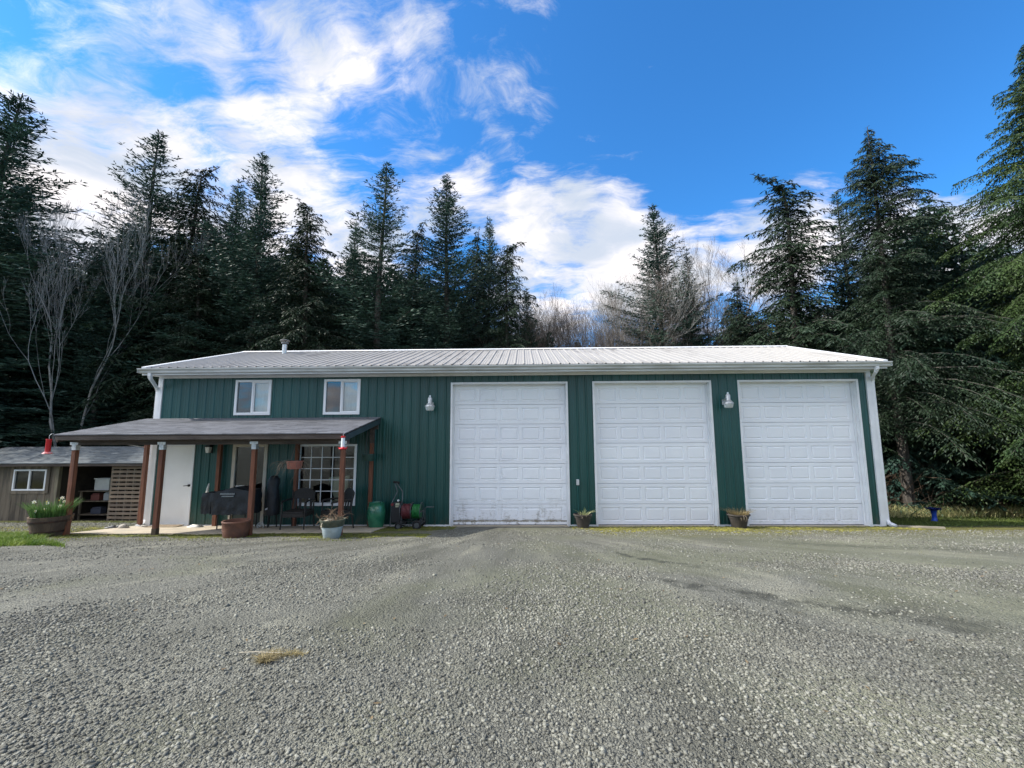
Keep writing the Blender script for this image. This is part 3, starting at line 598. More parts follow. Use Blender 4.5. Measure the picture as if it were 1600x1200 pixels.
# wall lamps
LENS = mat('lamp_lens', (.55, .58, .55), (.38, .41, .40), 30, .25, .3, 60, stretch=(4, 4, .5))
def barn_lamp(x, z, label):
    L = thing('wall_lamp', (x, 0, z), label, 'lamp', 'dusk to dawn lamps on the green wall'); y = -.30
    m = MB(); m.lathe([(.0, .455), (.028, .455), (.030, .40), (.058, .385), (.062, .375), (.062, .24), (.075, .225), (.115, .18), (.142, .145), (.146, .125), (.0, .125)], (x, y, z), 24); m.build('housing', GALV, L, smooth=True)
    m = MB(); m.lathe([(.132, .124), (.118, .06), (.100, .012), (.0, .004)], (x, y, z), 24, .02, 24); m.build('lens', LENS, L, smooth=True)
    m = MB(); m.tube([(x, -.0, z+.20), (x, -.12, z+.30), (x, y+.05, z+.32)], .018, 8); m.box(x-.05, x+.05, -.026, -.0, z+.12, z+.27); m.build('bracket', GALV, L); L.scale = (.88, .88, .88)
barn_lamp(-2.38, 2.90, 'grey dome wall lamp left of the grimy garage door')
barn_lamp(5.15, 2.92, 'grey dome wall lamp between the middle and right garage doors')
jb = MB(); jb.box(1.325, 1.395, -.085, -.02, 1.02, 1.16); J = jb.build('keypad_box', mat('grey_plastic', (.5, .52, .52), None, 3, .5), loc=(1.36, -.02, 1.02), bevel=.006)
tag(J, 'small grey keypad box on the green wall between two garage doors', 'keypad')
cnd = MB(); cnd.tube([(1.36, -.035, 1.02), (1.36, -.035, .02)], .011, 8); c_ = cnd.build('conduit', mat('painted_conduit', (.02, .10, .09), None, 3, .5), J)
pl = thing('porch_lamp', (-8.17, 0, 1.90), 'small lantern on the green wall beside the white entry door', 'lamp')
m = MB(); m.box(-8.23, -8.11, -.045, -.02, 1.86, 2.06); m.box(-8.24, -8.10, -.16, -.045, 2.015, 2.045); m.box(-8.215, -8.125, -.145, -.055, 2.045, 2.075); m.build('cap', BLACK, pl)
m = MB(); m.hexa([(-8.205, -.14, 1.87), (-8.135, -.14, 1.87), (-8.135, -.06, 1.87), (-8.205, -.06, 1.87), (-8.225, -.155, 2.015), (-8.115, -.155, 2.015), (-8.115, -.045, 2.015), (-8.225, -.045, 2.015)])
m.build('lens', mat('lantern_glass', (.85, .87, .85), (.6, .62, .62), 40, .15), pl)

# ------------------------------------------------------------------ porch
P = thing('porch', (-6.8, -1.0, 0), 'open porch of brown posts and grey shingle roof on the left of the green building', 'porch')
py0, py1, pz0, pz1 = -2.30, -.03, 2.325, 2.765; pxa, pxb = -9.93, -3.70
m = MB(); rows = 16
for r in range(rows):      # overlapping shingle courses
    a_, b_ = r/rows, (r+1)/rows
    ya, yb = py0+(py1-py0)*a_, py0+(py1-py0)*b_; za, zb = pz0+(pz1-pz0)*a_, pz0+(pz1-pz0)*b_
    m.hexa([(pxa, ya, za-.014), (pxb, ya, za-.014), (pxb, yb, zb-.014), (pxa, yb, zb-.014), (pxa, ya, za+.009), (pxb, ya, za+.009), (pxb, yb, zb+.001), (pxa, yb, zb+.001)])
m.build('roof', SHINGLE, P)
m = MB(); m.hexa([(pxa+.02, py0+.02, pz0-.034), (pxb-.02, py0+.02, pz0-.034), (pxb-.02, py1, pz1-.034), (pxa+.02, py1, pz1-.034), (pxa+.02, py0+.02, pz0-.015), (pxb-.02, py0+.02, pz0-.015), (pxb-.02, py1, pz1-.015), (pxa+.02, py1, pz1-.015)])
m.build('roof_deck', mat('plywood_dark', (.09, .06, .04), (.06, .04, .03), 4, .8), P)
m = MB(); m.box(pxa+.03, pxb-.03, py0+.015, py0+.053, pz0-.118, pz0-.036); m.build('front_fascia', GREYW, P, bevel=.004)
for xx in (pxa+.015, pxb-.053):
    m = MB(); m.hexa([(xx, py0+.055, pz0-.16), (xx+.038, py0+.055, pz0-.16), (xx+.038, py1, pz1-.17), (xx, py1, pz1-.17), (xx, py0+.055, pz0-.036), (xx+.038, py0+.055, pz0-.036), (xx+.038, py1, pz1-.036), (xx, py1, pz1-.036)])
    m.build('side_fascia', mat('slate_paint', (.035, .06, .065), (.03, .05, .055), 4, .7) if xx > -5 else GREYW, P, bevel=.003)
m = MB(); m.box(pxa+.06, pxb-.06, -2.0, -1.90, 2.10, 2.235); m.build('beam', GREYW, P, bevel=.004)
m = MB(); m.box(pxa+.06, pxb-.06, -.115, -.035, 2.45, 2.60); m.build('ledger', GREYW, P, bevel=.004)
xx = pxa+.5
while xx < pxb-.2:
    m = MB(); m.hexa([(xx, py0+.06, pz0-.135), (xx+.038, py0+.06, pz0-.135), (xx+.038, -.12, pz1-.15), (xx, -.12, pz1-.15), (xx, py0+.06, pz0-.036), (xx+.038, py0+.06, pz0-.036), (xx+.038, -.12, pz1-.045), (xx, -.12, pz1-.045)])
    m.build('rafter', GREYW, P); xx += .61
BRK = mat('white_bracket', (.75, .76, .76), (.5, .5, .5), 20, .4, metal=.3)
POSTX = [-9.77, -7.83, -5.80, -3.87]
for k, xx in enumerate(POSTX):
    for yy, zt, hw in ((-1.95, 2.10, .045), (-.11, 2.10, .045)):
        xo = xx if yy < -1 else xx-.02
        zb = G(xo, yy)-.02 if yy < -1 else -.03
        m = MB(); m.box(xo-hw, xo+hw, yy-hw, yy+hw, zb, zt); po = m.build('post', STAIN, P, bevel=.006)
        zz_ = zt-.105
        if yy < -1:
            m = MB(); m.box(xo-hw-.004, xo+hw+.004, yy-hw-.006, yy+hw+.006, zz_, zt+.003); m.box(xo-hw-.045, xo+hw+.045, yy-hw-.006, yy+hw+.006, zt+.003, zt+.065)
            m.build('bracket', BRK if k != 2 else GALV, po, bevel=.003)
            m = MB(); m.box(xo-hw-.003, xo+hw+.003, yy-hw-.003, yy+hw+.003, zb, zb+.17); m.build('damp_foot', mat('damp_wood', (.06, .045, .03), (.09, .065, .04), 8, .8), po) if k == 1 else None
        else:
            m = MB(); m.box(xo-.05, xo+.05, yy-.05, yy+.05, zt, 2.45); m.build('post_head', GREYW, po)
m = MB(); m.beam((-9.85, -.11, 2.02), (-10.15, -.5, 2.12), .02, .02)
m.build('brace', BRK, P)
# slab
slab = MB(); sx = np.linspace(-9.96, -3.4, 30); 
for a_, b_ in zip(sx[:-1], sx[1:]):
    def ye(x): return -1.78+.05*math.sin(x*3)+(.0 if x < -6.5 else .35*min(1, (x+6.5)/2))
    slab.hexa([(a_, ye(a_), -.2), (b_, ye(b_), -.2), (b_, -.006, -.2), (a_, -.006, -.2), (a_, ye(a_), -.1*ye(a_)+.024), (b_, ye(b_), -.1*ye(b_)+.024), (b_, -.006, .0245), (a_, -.006, .0245)])
s_ = slab.build('porch_slab', CONC); tag(s_, 'concrete porch slab in front of the white entry door', kind='structure')

# ------------------------------------------------------------------ shed
SH = thing('wooden_shed', (-16.5, 4.5, -.8), 'weathered plank shed with grey shingle roof and open front, left of the porch', 'shed')
PLANK = mat('weathered_planks', (.20, .165, .12), (.10, .085, .065), 2.2, .85, .5, 30, stretch=(3, 3, .35), island=.25)
sx0, sx1, sy, sz0, sz1 = -21.2, -13.35, 4.5, -.80, 1.36
def planks(mb, xa, xb, za, zb, y, wd=.19):
    x = xa
    while x < xb-.01:
        x2 = min(x+wd, xb); mb.box(x+.003, x2-.003, y-rnd.uniform(.0, .012), y+.03, za, zb); x = x2
m = MB(); wx0, wx1, wz0, wz1 = -18.70, -17.46, .40, 1.16
planks(m, sx0, wx0, sz0, sz1, sy); planks(m, wx1, -17.12, sz0, sz1, sy); planks(m, wx0, wx1, sz0, wz0, sy); planks(m, wx0, wx1, wz1, sz1, sy)
m.build('front_wall', PLANK, SH)
STUD = mat('pale_stud', (.24, .21, .14), (.14, .12, .09), 4, .85, stretch=(3, 3, .4))
for a_, b_ in ((-17.12, -17.0), (-15.03, -14.93), (-13.47, -13.35)): MB().box(a_, b_, sy-.036, sy+.08, sz0, sz1).build('corner_post', STUD, SH)
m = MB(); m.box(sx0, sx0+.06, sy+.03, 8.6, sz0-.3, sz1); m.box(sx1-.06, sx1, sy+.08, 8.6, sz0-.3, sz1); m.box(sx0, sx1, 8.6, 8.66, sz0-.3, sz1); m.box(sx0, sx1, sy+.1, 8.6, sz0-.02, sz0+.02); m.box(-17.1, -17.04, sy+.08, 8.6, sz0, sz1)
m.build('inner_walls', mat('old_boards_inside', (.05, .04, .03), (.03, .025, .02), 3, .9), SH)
m = MB(); ry = 6.6; rz = 1.95
for r in range(14):
    a_, b_ = r/14, (r+1)/14; ya, yb = 4.12+(ry-4.12)*a_, 4.12+(ry-4.12)*b_; za, zb = 1.40+(rz-1.40)*a_, 1.40+(rz-1.40)*b_
    xl = -21.6; xr_ = -13.1
    m.hexa([(xl, ya, za-.02), (xr_, ya, za-.02), (xr_, yb, zb-.02), (xl, yb, zb-.02), (xl, ya, za+.012), (xr_, ya, za+.012), (xr_, yb, zb+.001), (xl, yb, zb+.001)])
m.hexa([(-21.6, ry, rz-.02), (-13.1, ry, rz-.02), (-13.1, 9.0, 1.38), (-21.6, 9.0, 1.38), (-21.6, ry, rz+.001), (-13.1, ry, rz+.001), (-13.1, 9.0, 1.40), (-21.6, 9.0, 1.40)])
m.build('roof', SHINGLE2, SH)
m = MB(); m.box(-21.55, -13.15, 4.14, 4.18, 1.29, 1.375); m.build('fascia', GREYW, SH)
m = MB(); fw = .055; m.box(wx0, wx0+fw, sy-.05, sy+.03, wz0, wz1); m.box(wx1-fw, wx1, sy-.05, sy+.03, wz0, wz1); m.box(wx0+fw, wx1-fw, sy-.05, sy+.03, wz0, wz0+fw); m.box(wx0+fw, wx1-fw, sy-.05, sy+.03, wz1-fw, wz1); xm = (wx0+wx1)/2-.02; m.box(xm-.03, xm+.03, sy-.04, sy+.03, wz0+fw, wz1-fw)
wn = m.build('window', VINYL, SH, bevel=.004); MB().box(wx0+.05, wx1-.05, sy+.004, sy+.01, wz0+.05, wz1-.05).build('pane', glass('shed_glass', (.3, .33, .33), .35), wn)
m = MB(); m.box(wx0-.12, wx0-.005, sy-.035, sy-.013, wz0-.10, wz1+.08); m.box(wx1+.005, wx1+.12, sy-.035, sy-.013, wz0-.10, wz1+.08); m.box(wx0-.005, wx1+.005, sy-.035, sy-.013, wz0-.11, wz0-.01); m.build('window_trim', PLANK, wn)
m = MB()
for zz_ in (-.62, -.12): m.box(-17.0, -15.4, 5.3, 5.75, zz_, zz_+.04)
for xx in (-16.95, -15.45): m.box(xx-.03, xx+.03, 5.3, 5.36, -.8, .30)
m.box(-17.0, -15.35, 5.25, 5.8, .26, .30); m.build('workbench', PLANK, SH)
# pallet screen
pal = thing('pallet_screen', (-14.2, 4.42, -.75), 'grey slatted pallet panel closing the right bay of the shed', 'pallet')
m = MB(); zz_ = -.74; px0, px1 = -14.95, -13.30
for k in range(14):
    zc = -.74+k*.147; m.box(px0, px1, 4.38, 4.40, zc, zc+.092)
m.build('slat', mat('pallet_wood', (.27, .20, .14), (.17, .13, .10), 3, .85, stretch=(.6, 3, 3), island=.2), pal)
m = MB(); xx = px0
for k in range(7):
    m.box(xx, xx+.05, 4.402, 4.48, -.76, 1.27); xx += (px1-px0-.05)/6
m.build('stringer', PLANK, pal); 
bx = MB(); bx.box(-17.05+.55, -15.92, 5.35, 5.7, .302, .72); b_ = bx.build('storage_box', mat('white_plastic', (.62, .66, .64), (.55, .58, .57), 4, .5), loc=(-16.2, 5.5, .3), bevel=.02); tag(b_, 'white plastic box on the dark shed workbench', 'box')
MB().box(-16.53, -15.89, 5.33, 5.72, .722, .76).build('lid', mat('white_lid', (.66, .7, .68), None, 3, .5), b_, bevel=.01)
for k, (xx, ww, zz_, hh, col, lb) in enumerate([(-16.6, .34, -.08, .22, (.16, .06, .05), 'reddish bundle on the middle shelf of the shed'), (-16.1, .22, -.08, .28, (.3, .33, .34), 'pale tin on the middle shelf of the shed'), (-16.55, .4, -.58, .2, (.06, .07, .1), 'dark crate on the bottom shelf of the shed')]):
    m = MB(); m.box(xx, xx+ww, 5.35, 5.62, zz_+.001, zz_+hh); m.box(xx+.03, xx+ww-.03, 5.38, 5.6, zz_+hh, zz_+hh+.05); o = m.build(['cloth_bundle', 'paint_tin', 'crate'][k], mat('shelf_item', col, None, 3, .7), loc=(xx, 5.4, zz_), bevel=.02); tag(o, lb, ['bundle', 'tin', 'crate'][k])

# ------------------------------------------------------------------ things on and around the porch
def merge_noise(mb, amp, sc_, seed=0):
    from mathutils import noise
    o = Vector((seed*7.3, seed*3.1, 0)); out = []
    for v in mb.v:
        p = Vector(v); d = noise.noise_vector(p*sc_+o)*amp; out.append(tuple(p+d))
    mb.v = out; return mb
def blades(num, seed, keep, xr, yr, h, wd, lean=.35, c=None, zoff=0., base=None):
    """thin tapering grass blades as two quads each"""
    R = np.random.RandomState(seed)
    if base is None:
        x = R.uniform(*xr, num); y = R.uniform(*yr, num); k = keep(x, y, R.rand(num)); x, y = x[k], y[k]; z = gza(x, y)+zoff
    else: x, y, z = base
    m_ = len(x); a = R.uniform(0, 6.283, m_); hh = h*R.uniform(.45, 1.15, m_); ln = lean*R.rand(m_)*hh
    dx, dy = np.cos(a), np.sin(a); b = R.uniform(0, 6.283, m_); wx, wy = np.cos(b)*wd/2, np.sin(b)*wd/2
    def P(t, wf): 
        cx = x+dx*ln*t*t*1.6; cy = y+dy*ln*t*t*1.6; cz = z+hh*t*(1-.12*t)
        return np.stack([cx-wx*wf, cy-wy*wf, cz], -1), np.stack([cx+wx*wf, cy+wy*wf, cz], -1)
    a0, a1 = P(0, 1); b0, b1 = P(.55, .8); c0, c1 = P(1, .12)
    V = np.stack([a0, a1, b1, b0, c1, c0], 1).reshape(-1, 3); o = 6*np.arange(m_)[:, None]
    return V, np.concatenate([o+np.array([0, 1, 2, 3]), o+np.array([3, 2, 4, 5])])
def leafmat(name, c1, c2, trans=.25, island=.35, rough=.6, scale=3, objrand=0):
    return mat(name, c1, c2, scale, rough, trans=trans, island=island, spec=.25, objrand=objrand)
def blade_part(name, parent, num, seed, cx, cy, cz, r, h, wd, lean, m):
    R = np.random.RandomState(seed); a = R.uniform(0, 6.283, num); q = r*np.sqrt(R.rand(num))
    V, F = blades(num, seed, None, None, None, h, wd, lean, base=(cx+q*np.cos(a), cy+q*np.sin(a), np.full(num, cz)))
    V = V-np.array(parent['_o']); return npmesh(name, V, F, m, parent=parent)
SOIL = mat('potting_soil', (.035, .025, .018), (.06, .045, .03), 12, .95, .6, 40)
STRAW = leafmat('dry_grass', (.38, .30, .15), (.24, .19, .10))
LEAF = leafmat('daffodil_leaf', (.075, .16, .04), (.15, .24, .08))
def twigs(mb, c, num, seed, r0, h, th=.004, spread=1.0, droop=0.):
    R = random.Random(seed)
    for k in range(num):
        a = R.uniform(0, 6.28); d = Vector((math.cos(a)*spread*R.uniform(.3, 1), math.sin(a)*spread*R.uniform(.3, 1), 1.0))
        p = Vector(c)+Vector((math.cos(a)*r0*R.random(), math.sin(a)*r0*R.random(), 0)); pts = [p]
        L = h*R.uniform(.5, 1.1)
        for s in range(6):
            d = (d+Vector((R.uniform(-.45, .45), R.uniform(-.45, .45), R.uniform(-.3, .3)-droop*.35))).normalized(); p = p+d*L/6; pts.append(p)
            if s in (2, 3, 4) and R.random() < .7:
                e = (d+Vector((R.uniform(-1, 1), R.uniform(-1, 1), R.uniform(-.6, .4)))).normalized()
                mb.tube([p, p+e*L*.16, p+e*L*.27+Vector((0, 0, -.02*droop))], [th*.7, th*.5, th*.25], 4)
        mb.tube(pts, [th*(1-.13*i) for i in range(len(pts))], 4)
# barrel tub with daffodils
zb = G(-10.06, -2.02)
T_ = thing('barrel_planter', (-10.06, -2.02, zb), 'weathered half barrel full of white daffodils beside the leftmost front porch post', 'planter')
m = MB(); m.lathe([(.0, .0), (.255, .0), (.30, .15), (.345, .36), (.355, .42), (.325, .42), (.30, .34), (0, .34)], (-10.06, -2.02, zb), 30); m.build('tub', mat('barrel_wood', (.15, .10, .065), (.08, .055, .04), 3, .8, .5, 25, stretch=(3, 3, .5)), T_, smooth=True)
m = MB()
for z0_, r_ in ((.09, .286), (.30, .338)): m.lathe([(r_-.004, z0_), (r_+.006, z0_), (r_+.014, z0_+.04), (r_+.004, z0_+.04)], (-10.06, -2.02, zb), 30)
m.build('hoop', mat('rusty_hoop', (.09, .05, .035), (.05, .035, .03), 12, .7, metal=.4), T_, smooth=True)
m = MB(); m.lathe([(.0, .36), (.31, .35)], (-10.06, -2.02, zb), 24); m.build('soil', SOIL, T_)
blade_part('foliage', T_, 900, 3, -10.06, -2.02, zb+.35, .29, .40, .016, .42, LEAF)
R = random.Random(5); PET = leafmat('white_petal', (.8, .8, .7), (.75, .75, .6)); TRU = mat('yellow_trumpet', (.7, .55, .08), None, 3, .6)
for k in range(10):
    m = MB(); ms = MB()
    a = R.uniform(0, 6.28); q = .32*math.sqrt(R.random()); x, y = -10.06+q*math.cos(a), -2.02+q*math.sin(a); z = zb+.35+R.uniform(.2, .42)
    ms.tube([(x*.6+.4*-10.06, y*.6-.4*2.02, zb+.36), (x, y, z)], .004, 4); fo = ms.build('flower_stem', LEAF, T_)
    fa = R.uniform(-2.6, -.5); f3 = Vector((math.cos(fa), math.sin(fa), .1)).normalized(); u = f3.orthogonal().normalized(); v = f3.cross(u); c = Vector((x, y, z))
    m.add([c+f3*.001], [])
    vs = [c]; fs_ = []
    for p_ in range(6):
        an = p_*math.pi/3; d = u*math.cos(an)+v*math.sin(an); e = f3.cross(d); b0 = len(vs)
        vs += [c+d*.022+e*.012, c+d*.042-f3*.004, c+d*.022-e*.012]; fs_.append((0, b0, b0+1, b0+2))
    mb = MB(); mb.add(vs, fs_); mb.build('petals', PET, fo)
    MB().tube([c, c+f3*.02], [.006, .011], 6).build('trumpet', TRU, fo)
# terracotta tub
c = (-5.93, -2.2, G(-5.93, -2.2)-.01)
T_ = thing('terracotta_planter', c, 'empty brown terracotta tub at the foot of the third front porch post', 'planter')
m = MB(); m.lathe([(0, 0), (.205, 0), (.222, .02), (.245, .16), (.25, .30), (.262, .312), (.262, .335), (.252, .345), (.232, .342), (.225, .26), (0, .25)], c, 32); m.build('tub', TERRA, T_, smooth=True)
m = MB(); m.lathe([(0, .262), (.228, .258)], c, 20); m.build('soil', SOIL, T_)
# white and dark pot
c = (-3.87, -2.33, G(-3.87, -2.33)-.005)
T_ = thing('glazed_planter', c, 'pale blue-grey pot with dark mossy rim and dead plant by the rightmost front porch post', 'planter')
m = MB(); m.lathe([(0, 0), (.150, 0), (.160, .012), (.205, .235), (0, .235)], c, 30); m.build('tub', mat('pale_glaze', (.42, .50, .52), (.32, .38, .38), 5, .35), T_, smooth=True)
m = MB(); m.lathe([(.207, .235), (.222, .245), (.238, .33), (.25, .345), (.25, .375), (.225, .375), (.21, .31), (0, .305)], c, 30); m.build('rim', mat('mossy_rim', (.06, .075, .055), (.12, .12, .08), 9, .75, .5), T_, smooth=True)
m = MB(); twigs(m, (c[0], c[1], c[2]+.31), 34, 8, .15, .34, .005, .9, .4); m.build('dead_stems', mat('dead_stem', (.30, .20, .12), (.16, .11, .07), 8, .85), T_)
m = MB(); twigs(m, (c[0]-.06, c[1]-.12, c[2]+.35), 8, 12, .05, .2, .010, 1.2, 1.4); m.build('dry_leaves', mat('pale_dead_leaf', (.62, .55, .42), None, 3, .8), T_)
# green jar
c = (-3.63, -.38, .02)
T_ = thing('glazed_jar', c, 'tall green glazed garden jar with flower relief at the right end of the porch', 'jar')
m = MB(); m.lathe([(0, 0), (.150, 0), (.165, .02), (.198, .14), (.218, .28), (.217, .40), (.200, .52), (.182, .595), (.188, .612), (.188, .628), (.172, .628), (.165, .59), (.18, .45), (.1, .42), (0, .42)], c, 36)
JG = mat('green_glaze', (.015, .115, .065), (.03, .17, .09), 6, .18, .15, 12, spec=.6); m.build('body', JG, T_, smooth=True)
m = MB(); R = random.Random(4)
for (ax, zc_, r_) in ((-1.85, .50, .06), (-1.25, .52, .055), (-1.55, .47, .035), (-2.05, .53, .03)):
    cc_ = Vector((c[0]+.205*math.cos(ax), c[1]+.205*math.sin(ax), c[2]+zc_)); out = Vector((math.cos(ax), math.sin(ax), .15)); u = Vector((-math.sin(ax), math.cos(ax), 0)); v = Vector((0, 0, 1))
    for k in range(7):
        an = k*.9; d = u*math.cos(an)+v*math.sin(an); e = u*math.cos(an+1.57)+v*math.sin(an+1.57)
        m.add([cc_+out*.004, cc_+d*r_*.55+e*r_*.25+out*.007, cc_+d*r_*.9, cc_+d*r_*.55-e*r_*.25+out*.007], [(0, 1, 2, 3)])
m.build('flower_relief', mat('worn_relief', (.30, .42, .32), (.12, .26, .16), 20, .5), T_)
# ribbed planters between garage doors
PG = mat('grey_brown_plastic', (.038, .033, .030), (.065, .057, .050), 4, .6, .2)
def ribpot(c, s, label, seed):
    T_ = thing('ribbed_planter', c, label, 'planter')
    m = MB(); m.lathe([(0, 0), (.135*s, 0), (.145*s, .02), (.190*s, .235)], c, 84, .018, 28); m.build('tub', PG, T_, smooth=True)
    m = MB(); m.lathe([(.188*s, .235), (.205*s, .24), (.212*s, .285), (.240*s, .30), (.240*s, .325), (.215*s, .33), (.20*s, .27), (0, .27)], c, 40); m.build('rim', PG, T_, smooth=True)
    m = MB(); m.lathe([(0, .305), (.2*s, .30)], c, 20); m.build('soil', SOIL, T_)
    return T_
T_ = ribpot((1.43, -.33, G(1.43, -.33)), .95, 'ribbed grey pot with a few green shoots right of the grimy garage door', 1)
blade_part('green_shoots', T_, 26, 4, 1.45, -.33, G(1.43, -.33)+.30, .12, .16, .022, 1.4, leafmat('pale_shoots', (.28, .34, .12), (.45, .45, .25)))
m = MB(); twigs(m, (1.43, -.33, G(1.43, -.33)+.3), 12, 21, .16, .16, .004, 1.6, 1.0); m.build('dead_stems', mat('dead_stem_grey', (.25, .2, .15), None, 3, .9), T_)
T_ = ribpot((5.17, -.34, G(5.17, -.34)), 1.1, 'ribbed grey pot of dry straw-coloured grass left of the right garage door', 2)
blade_part('dry_grass', T_, 420, 6, 5.17, -.34, G(5.17, -.34)+.29, .20, .17, .008, 1.1, STRAW)
m = MB(); twigs(m, (5.19, -.55, G(5.17, -.34)+.32), 7, 33, .04, .12, .007, .8, 2.5); m.build('dead_stems', mat('hanging_stem', (.3, .24, .17), None, 3, .9), T_)
# hanging baskets
def basket(c, r, h, top, mpot, label, stems, seed, lean=0):
    T_ = thing('hanging_basket', c, label, 'basket')
    m = MB(); m.lathe([(0, 0), (r*.82, 0), (r*.86, .01), (r*.97, h*.85), (r*1.05, h*.88), (r*1.05, h), (r*.95, h), (r*.9, h*.8), (0, h*.78)], c, 28); m.build('pot', mpot, T_, smooth=True)
    m = MB()
    for k in range(3):
        a = k*2.094+.5; m.tube([(c[0]+r*math.cos(a), c[1]+r*math.sin(a), c[2]+h), (c[0]+lean*.5+r*.45*math.cos(a), c[1]+r*.4*math.sin(a), c[2]+h+(top-c[2]-h)*.55), (c[0]+lean, c[1], top)], .004, 5)
    m.build('hanger', mat('hanger_wire', (.08, .07, .06), None, 3, .6), T_)
    if stems:
        m = MB(); twigs(m, (c[0]-.05, c[1]-.02, c[2]+h*.85), 22, seed, r*.8, .50, .0045, 1.6, 1.7); twigs(m, (c[0]-.22, c[1]-.02, c[2]+h*.7), 14, seed+1, r*.4, .36, .004, 1.6, 1.5); m.build('dead_stems', mat('dead_vine', (.20, .17, .13), (.10, .08, .06), 8, .9), T_)
    return T_
basket((-4.92, -1.93, 1.575), .165, .165, 2.10, mat('terracotta_plastic', (.33, .13, .09), (.27, .10, .075), 5, .6), 'terracotta hanging basket with dead trailing stems under the porch beam', True, 40)
basket((-3.86, -.42, 1.66), .155, .17, 2.40, mat('dark_green_plastic', (.02, .055, .045), None, 3, .5), 'dark green hanging basket at the right end of the porch', False, 50, -.05)
# hummingbird feeders
RED = mat('red_plastic', (.50, .02, .025), (.42, .015, .02), 5, .3)
c = (-9.975, -2.33, 1.885)
T_ = thing('bird_feeder', c, 'all-red tube bird feeder at the left front corner of the porch roof', 'feeder')
m = MB(); m.lathe([(0, .34), (.055, .34), (.06, .325), (.052, .31), (.052, .04), (0, .04)], c, 20); m.build('tube', RED, T_, smooth=True)
m = MB(); m.lathe([(0, .0), (.09, .0), (.105, .012), (.06, .045), (.05, .05)], c, 24)
for k in range(4): a = k*1.57+.3; m.tube([(c[0]+.07*math.cos(a), c[1]+.07*math.sin(a), c[2]+.02), (c[0]+.085*math.cos(a), c[1]+.085*math.sin(a), c[2]+.04)], .012, 6)
m.build('tray', mat('pinkish_tray', (.75, .42, .42), (.6, .15, .15), 9, .35), T_, smooth=True)
m = MB(); m.tube([(c[0], c[1], c[2]+.34), (c[0], c[1], c[2]+.42), (c[0]+.03, c[1]+.02, c[2]+.46), (c[0]+.06, c[1]+.04, c[2]+.455)], .005, 6); m.build('hook', GALV, T_); T_.scale = (.86, .86, .92); T_.location.z += .04
c = (-3.72, -2.34, 1.985)
T_ = thing('bird_feeder', c, 'clear glass hummingbird feeder with red base at the right front corner of the porch roof', 'feeder')
m = MB(); m.lathe([(.036, .05), (.036, .235), (.03, .25), (0, .25)], c, 18); m.build('reservoir', mat('clear_plastic', (.72, .76, .76), (.6, .66, .66), 12, .15), T_, smooth=True)
m = MB(); m.lathe([(0, .245), (.042, .245), (.044, .275), (.0, .285)], c, 18); m.build('cap', RED, T_, smooth=True)
m = MB(); m.lathe([(0, .0), (.07, .002), (.088, .02), (.07, .042), (.03, .052), (0, .052)], c, 24)
for k in range(4): a = k*1.57+.5; m.tube([(c[0]+.06*math.cos(a), c[1]+.06*math.sin(a), c[2]+.03), (c[0]+.085*math.cos(a), c[1]+.085*math.sin(a), c[2]+.052)], [.007, .014], 7)
m.build('base', RED, T_, smooth=True)
m = MB(); m.tube([(c[0], c[1], c[2]+.28), (c[0], c[1], c[2]+.325), (c[0]+.02, c[1]+.04, c[2]+.35)], .004, 6); m.build('hook', GALV, T_)
# covered barbecue
COVER = mat('black_cover_fabric', (.012, .014, .016), (.022, .026, .03), 5, .55, .5, 14, bdist=.03)
c = (-7.0, -.72, .03)
T_ = thing('covered_barbecue', c, 'barbecue under a wrinkled black cover beside the glazed door', 'barbecue')
def drape(x0, x1, y0, y1, z0, top, seed, flare=.03, nz=9):
    mb = MB(); nxx, nyy = 18, 8; ring = []
    per = [(x0+(x1-x0)*i/nxx, y0) for i in range(nxx)]+[(x1, y0+(y1-y0)*i/nyy) for i in range(nyy)]+[(x1-(x1-x0)*i/nxx, y1) for i in range(nxx)]+[(x0, y1-(y1-y0)*i/nyy) for i in range(nyy)]
    R = random.Random(seed); k = len(per); cx, cy = (x0+x1)/2, (y0+y1)/2
    fold = [R.uniform(-1, 1) for _ in range(k)]
    for j in range(nz+1):
        t = j/nz
        for i, (x, y) in enumerate(per):
            f_ = (1-t)*flare; zz_ = z0+(top(x)-z0)*t+(1-t)*.015*fold[i]
            inn = max(0, t-.75)*.5
            mb.v.append((x+(x-cx)*(f_-inn*.25)+.012*fold[i]*(1-t), y+(y-cy)*(f_*2-inn*.8)+.014*fold[(i*3) % k]*(1-t), zz_))
    for j in range(nz):
        for i in range(k): mb.f.append((j*k+i, j*k+(i+1) % k, (j+1)*k+(i+1) % k, (j+1)*k+i))
    mb.v.append((cx, cy, top(cx)+.01)); e = len(mb.v)-1
    for i in range(k): mb.f.append((nz*k+i, nz*k+(i+1) % k, e))
    return merge_noise(mb, .022, 7, seed)
m = drape(-7.27, -6.47, -1.0, -.48, .46, lambda x: .98+.09*math.exp(-((x+6.85)/.3)**2), 3); m2 = drape(-7.62, -7.28, -.95, -.52, .47, lambda x: .95, 5, .0); m.add(m2.v, m2.f)
cv = m.build('cover', COVER, T_, smooth=True)
m = MB(); R = random.Random(9)
for row, (zz_, hgt, xa, xb) in enumerate(((.925, .035, -7.13, -6.80), (.872, .026, -7.09, -6.82))):
    x = xa
    while x < xb:
        wd = R.uniform(.012, .026); y_ = -1.035; m.hexa([(x, y_, zz_), (x+wd, y_, zz_), (x+wd, y_+.02, zz_), (x, y_+.02, zz_), (x+.01, y_, zz_+hgt*R.uniform(.6, 1)), (x+wd*.7+.01, y_, zz_+hgt), (x+wd*.7+.01, y_+.02, zz_+hgt), (x+.01, y_+.02, zz_+hgt)]); x += wd+R.uniform(.003, .01)
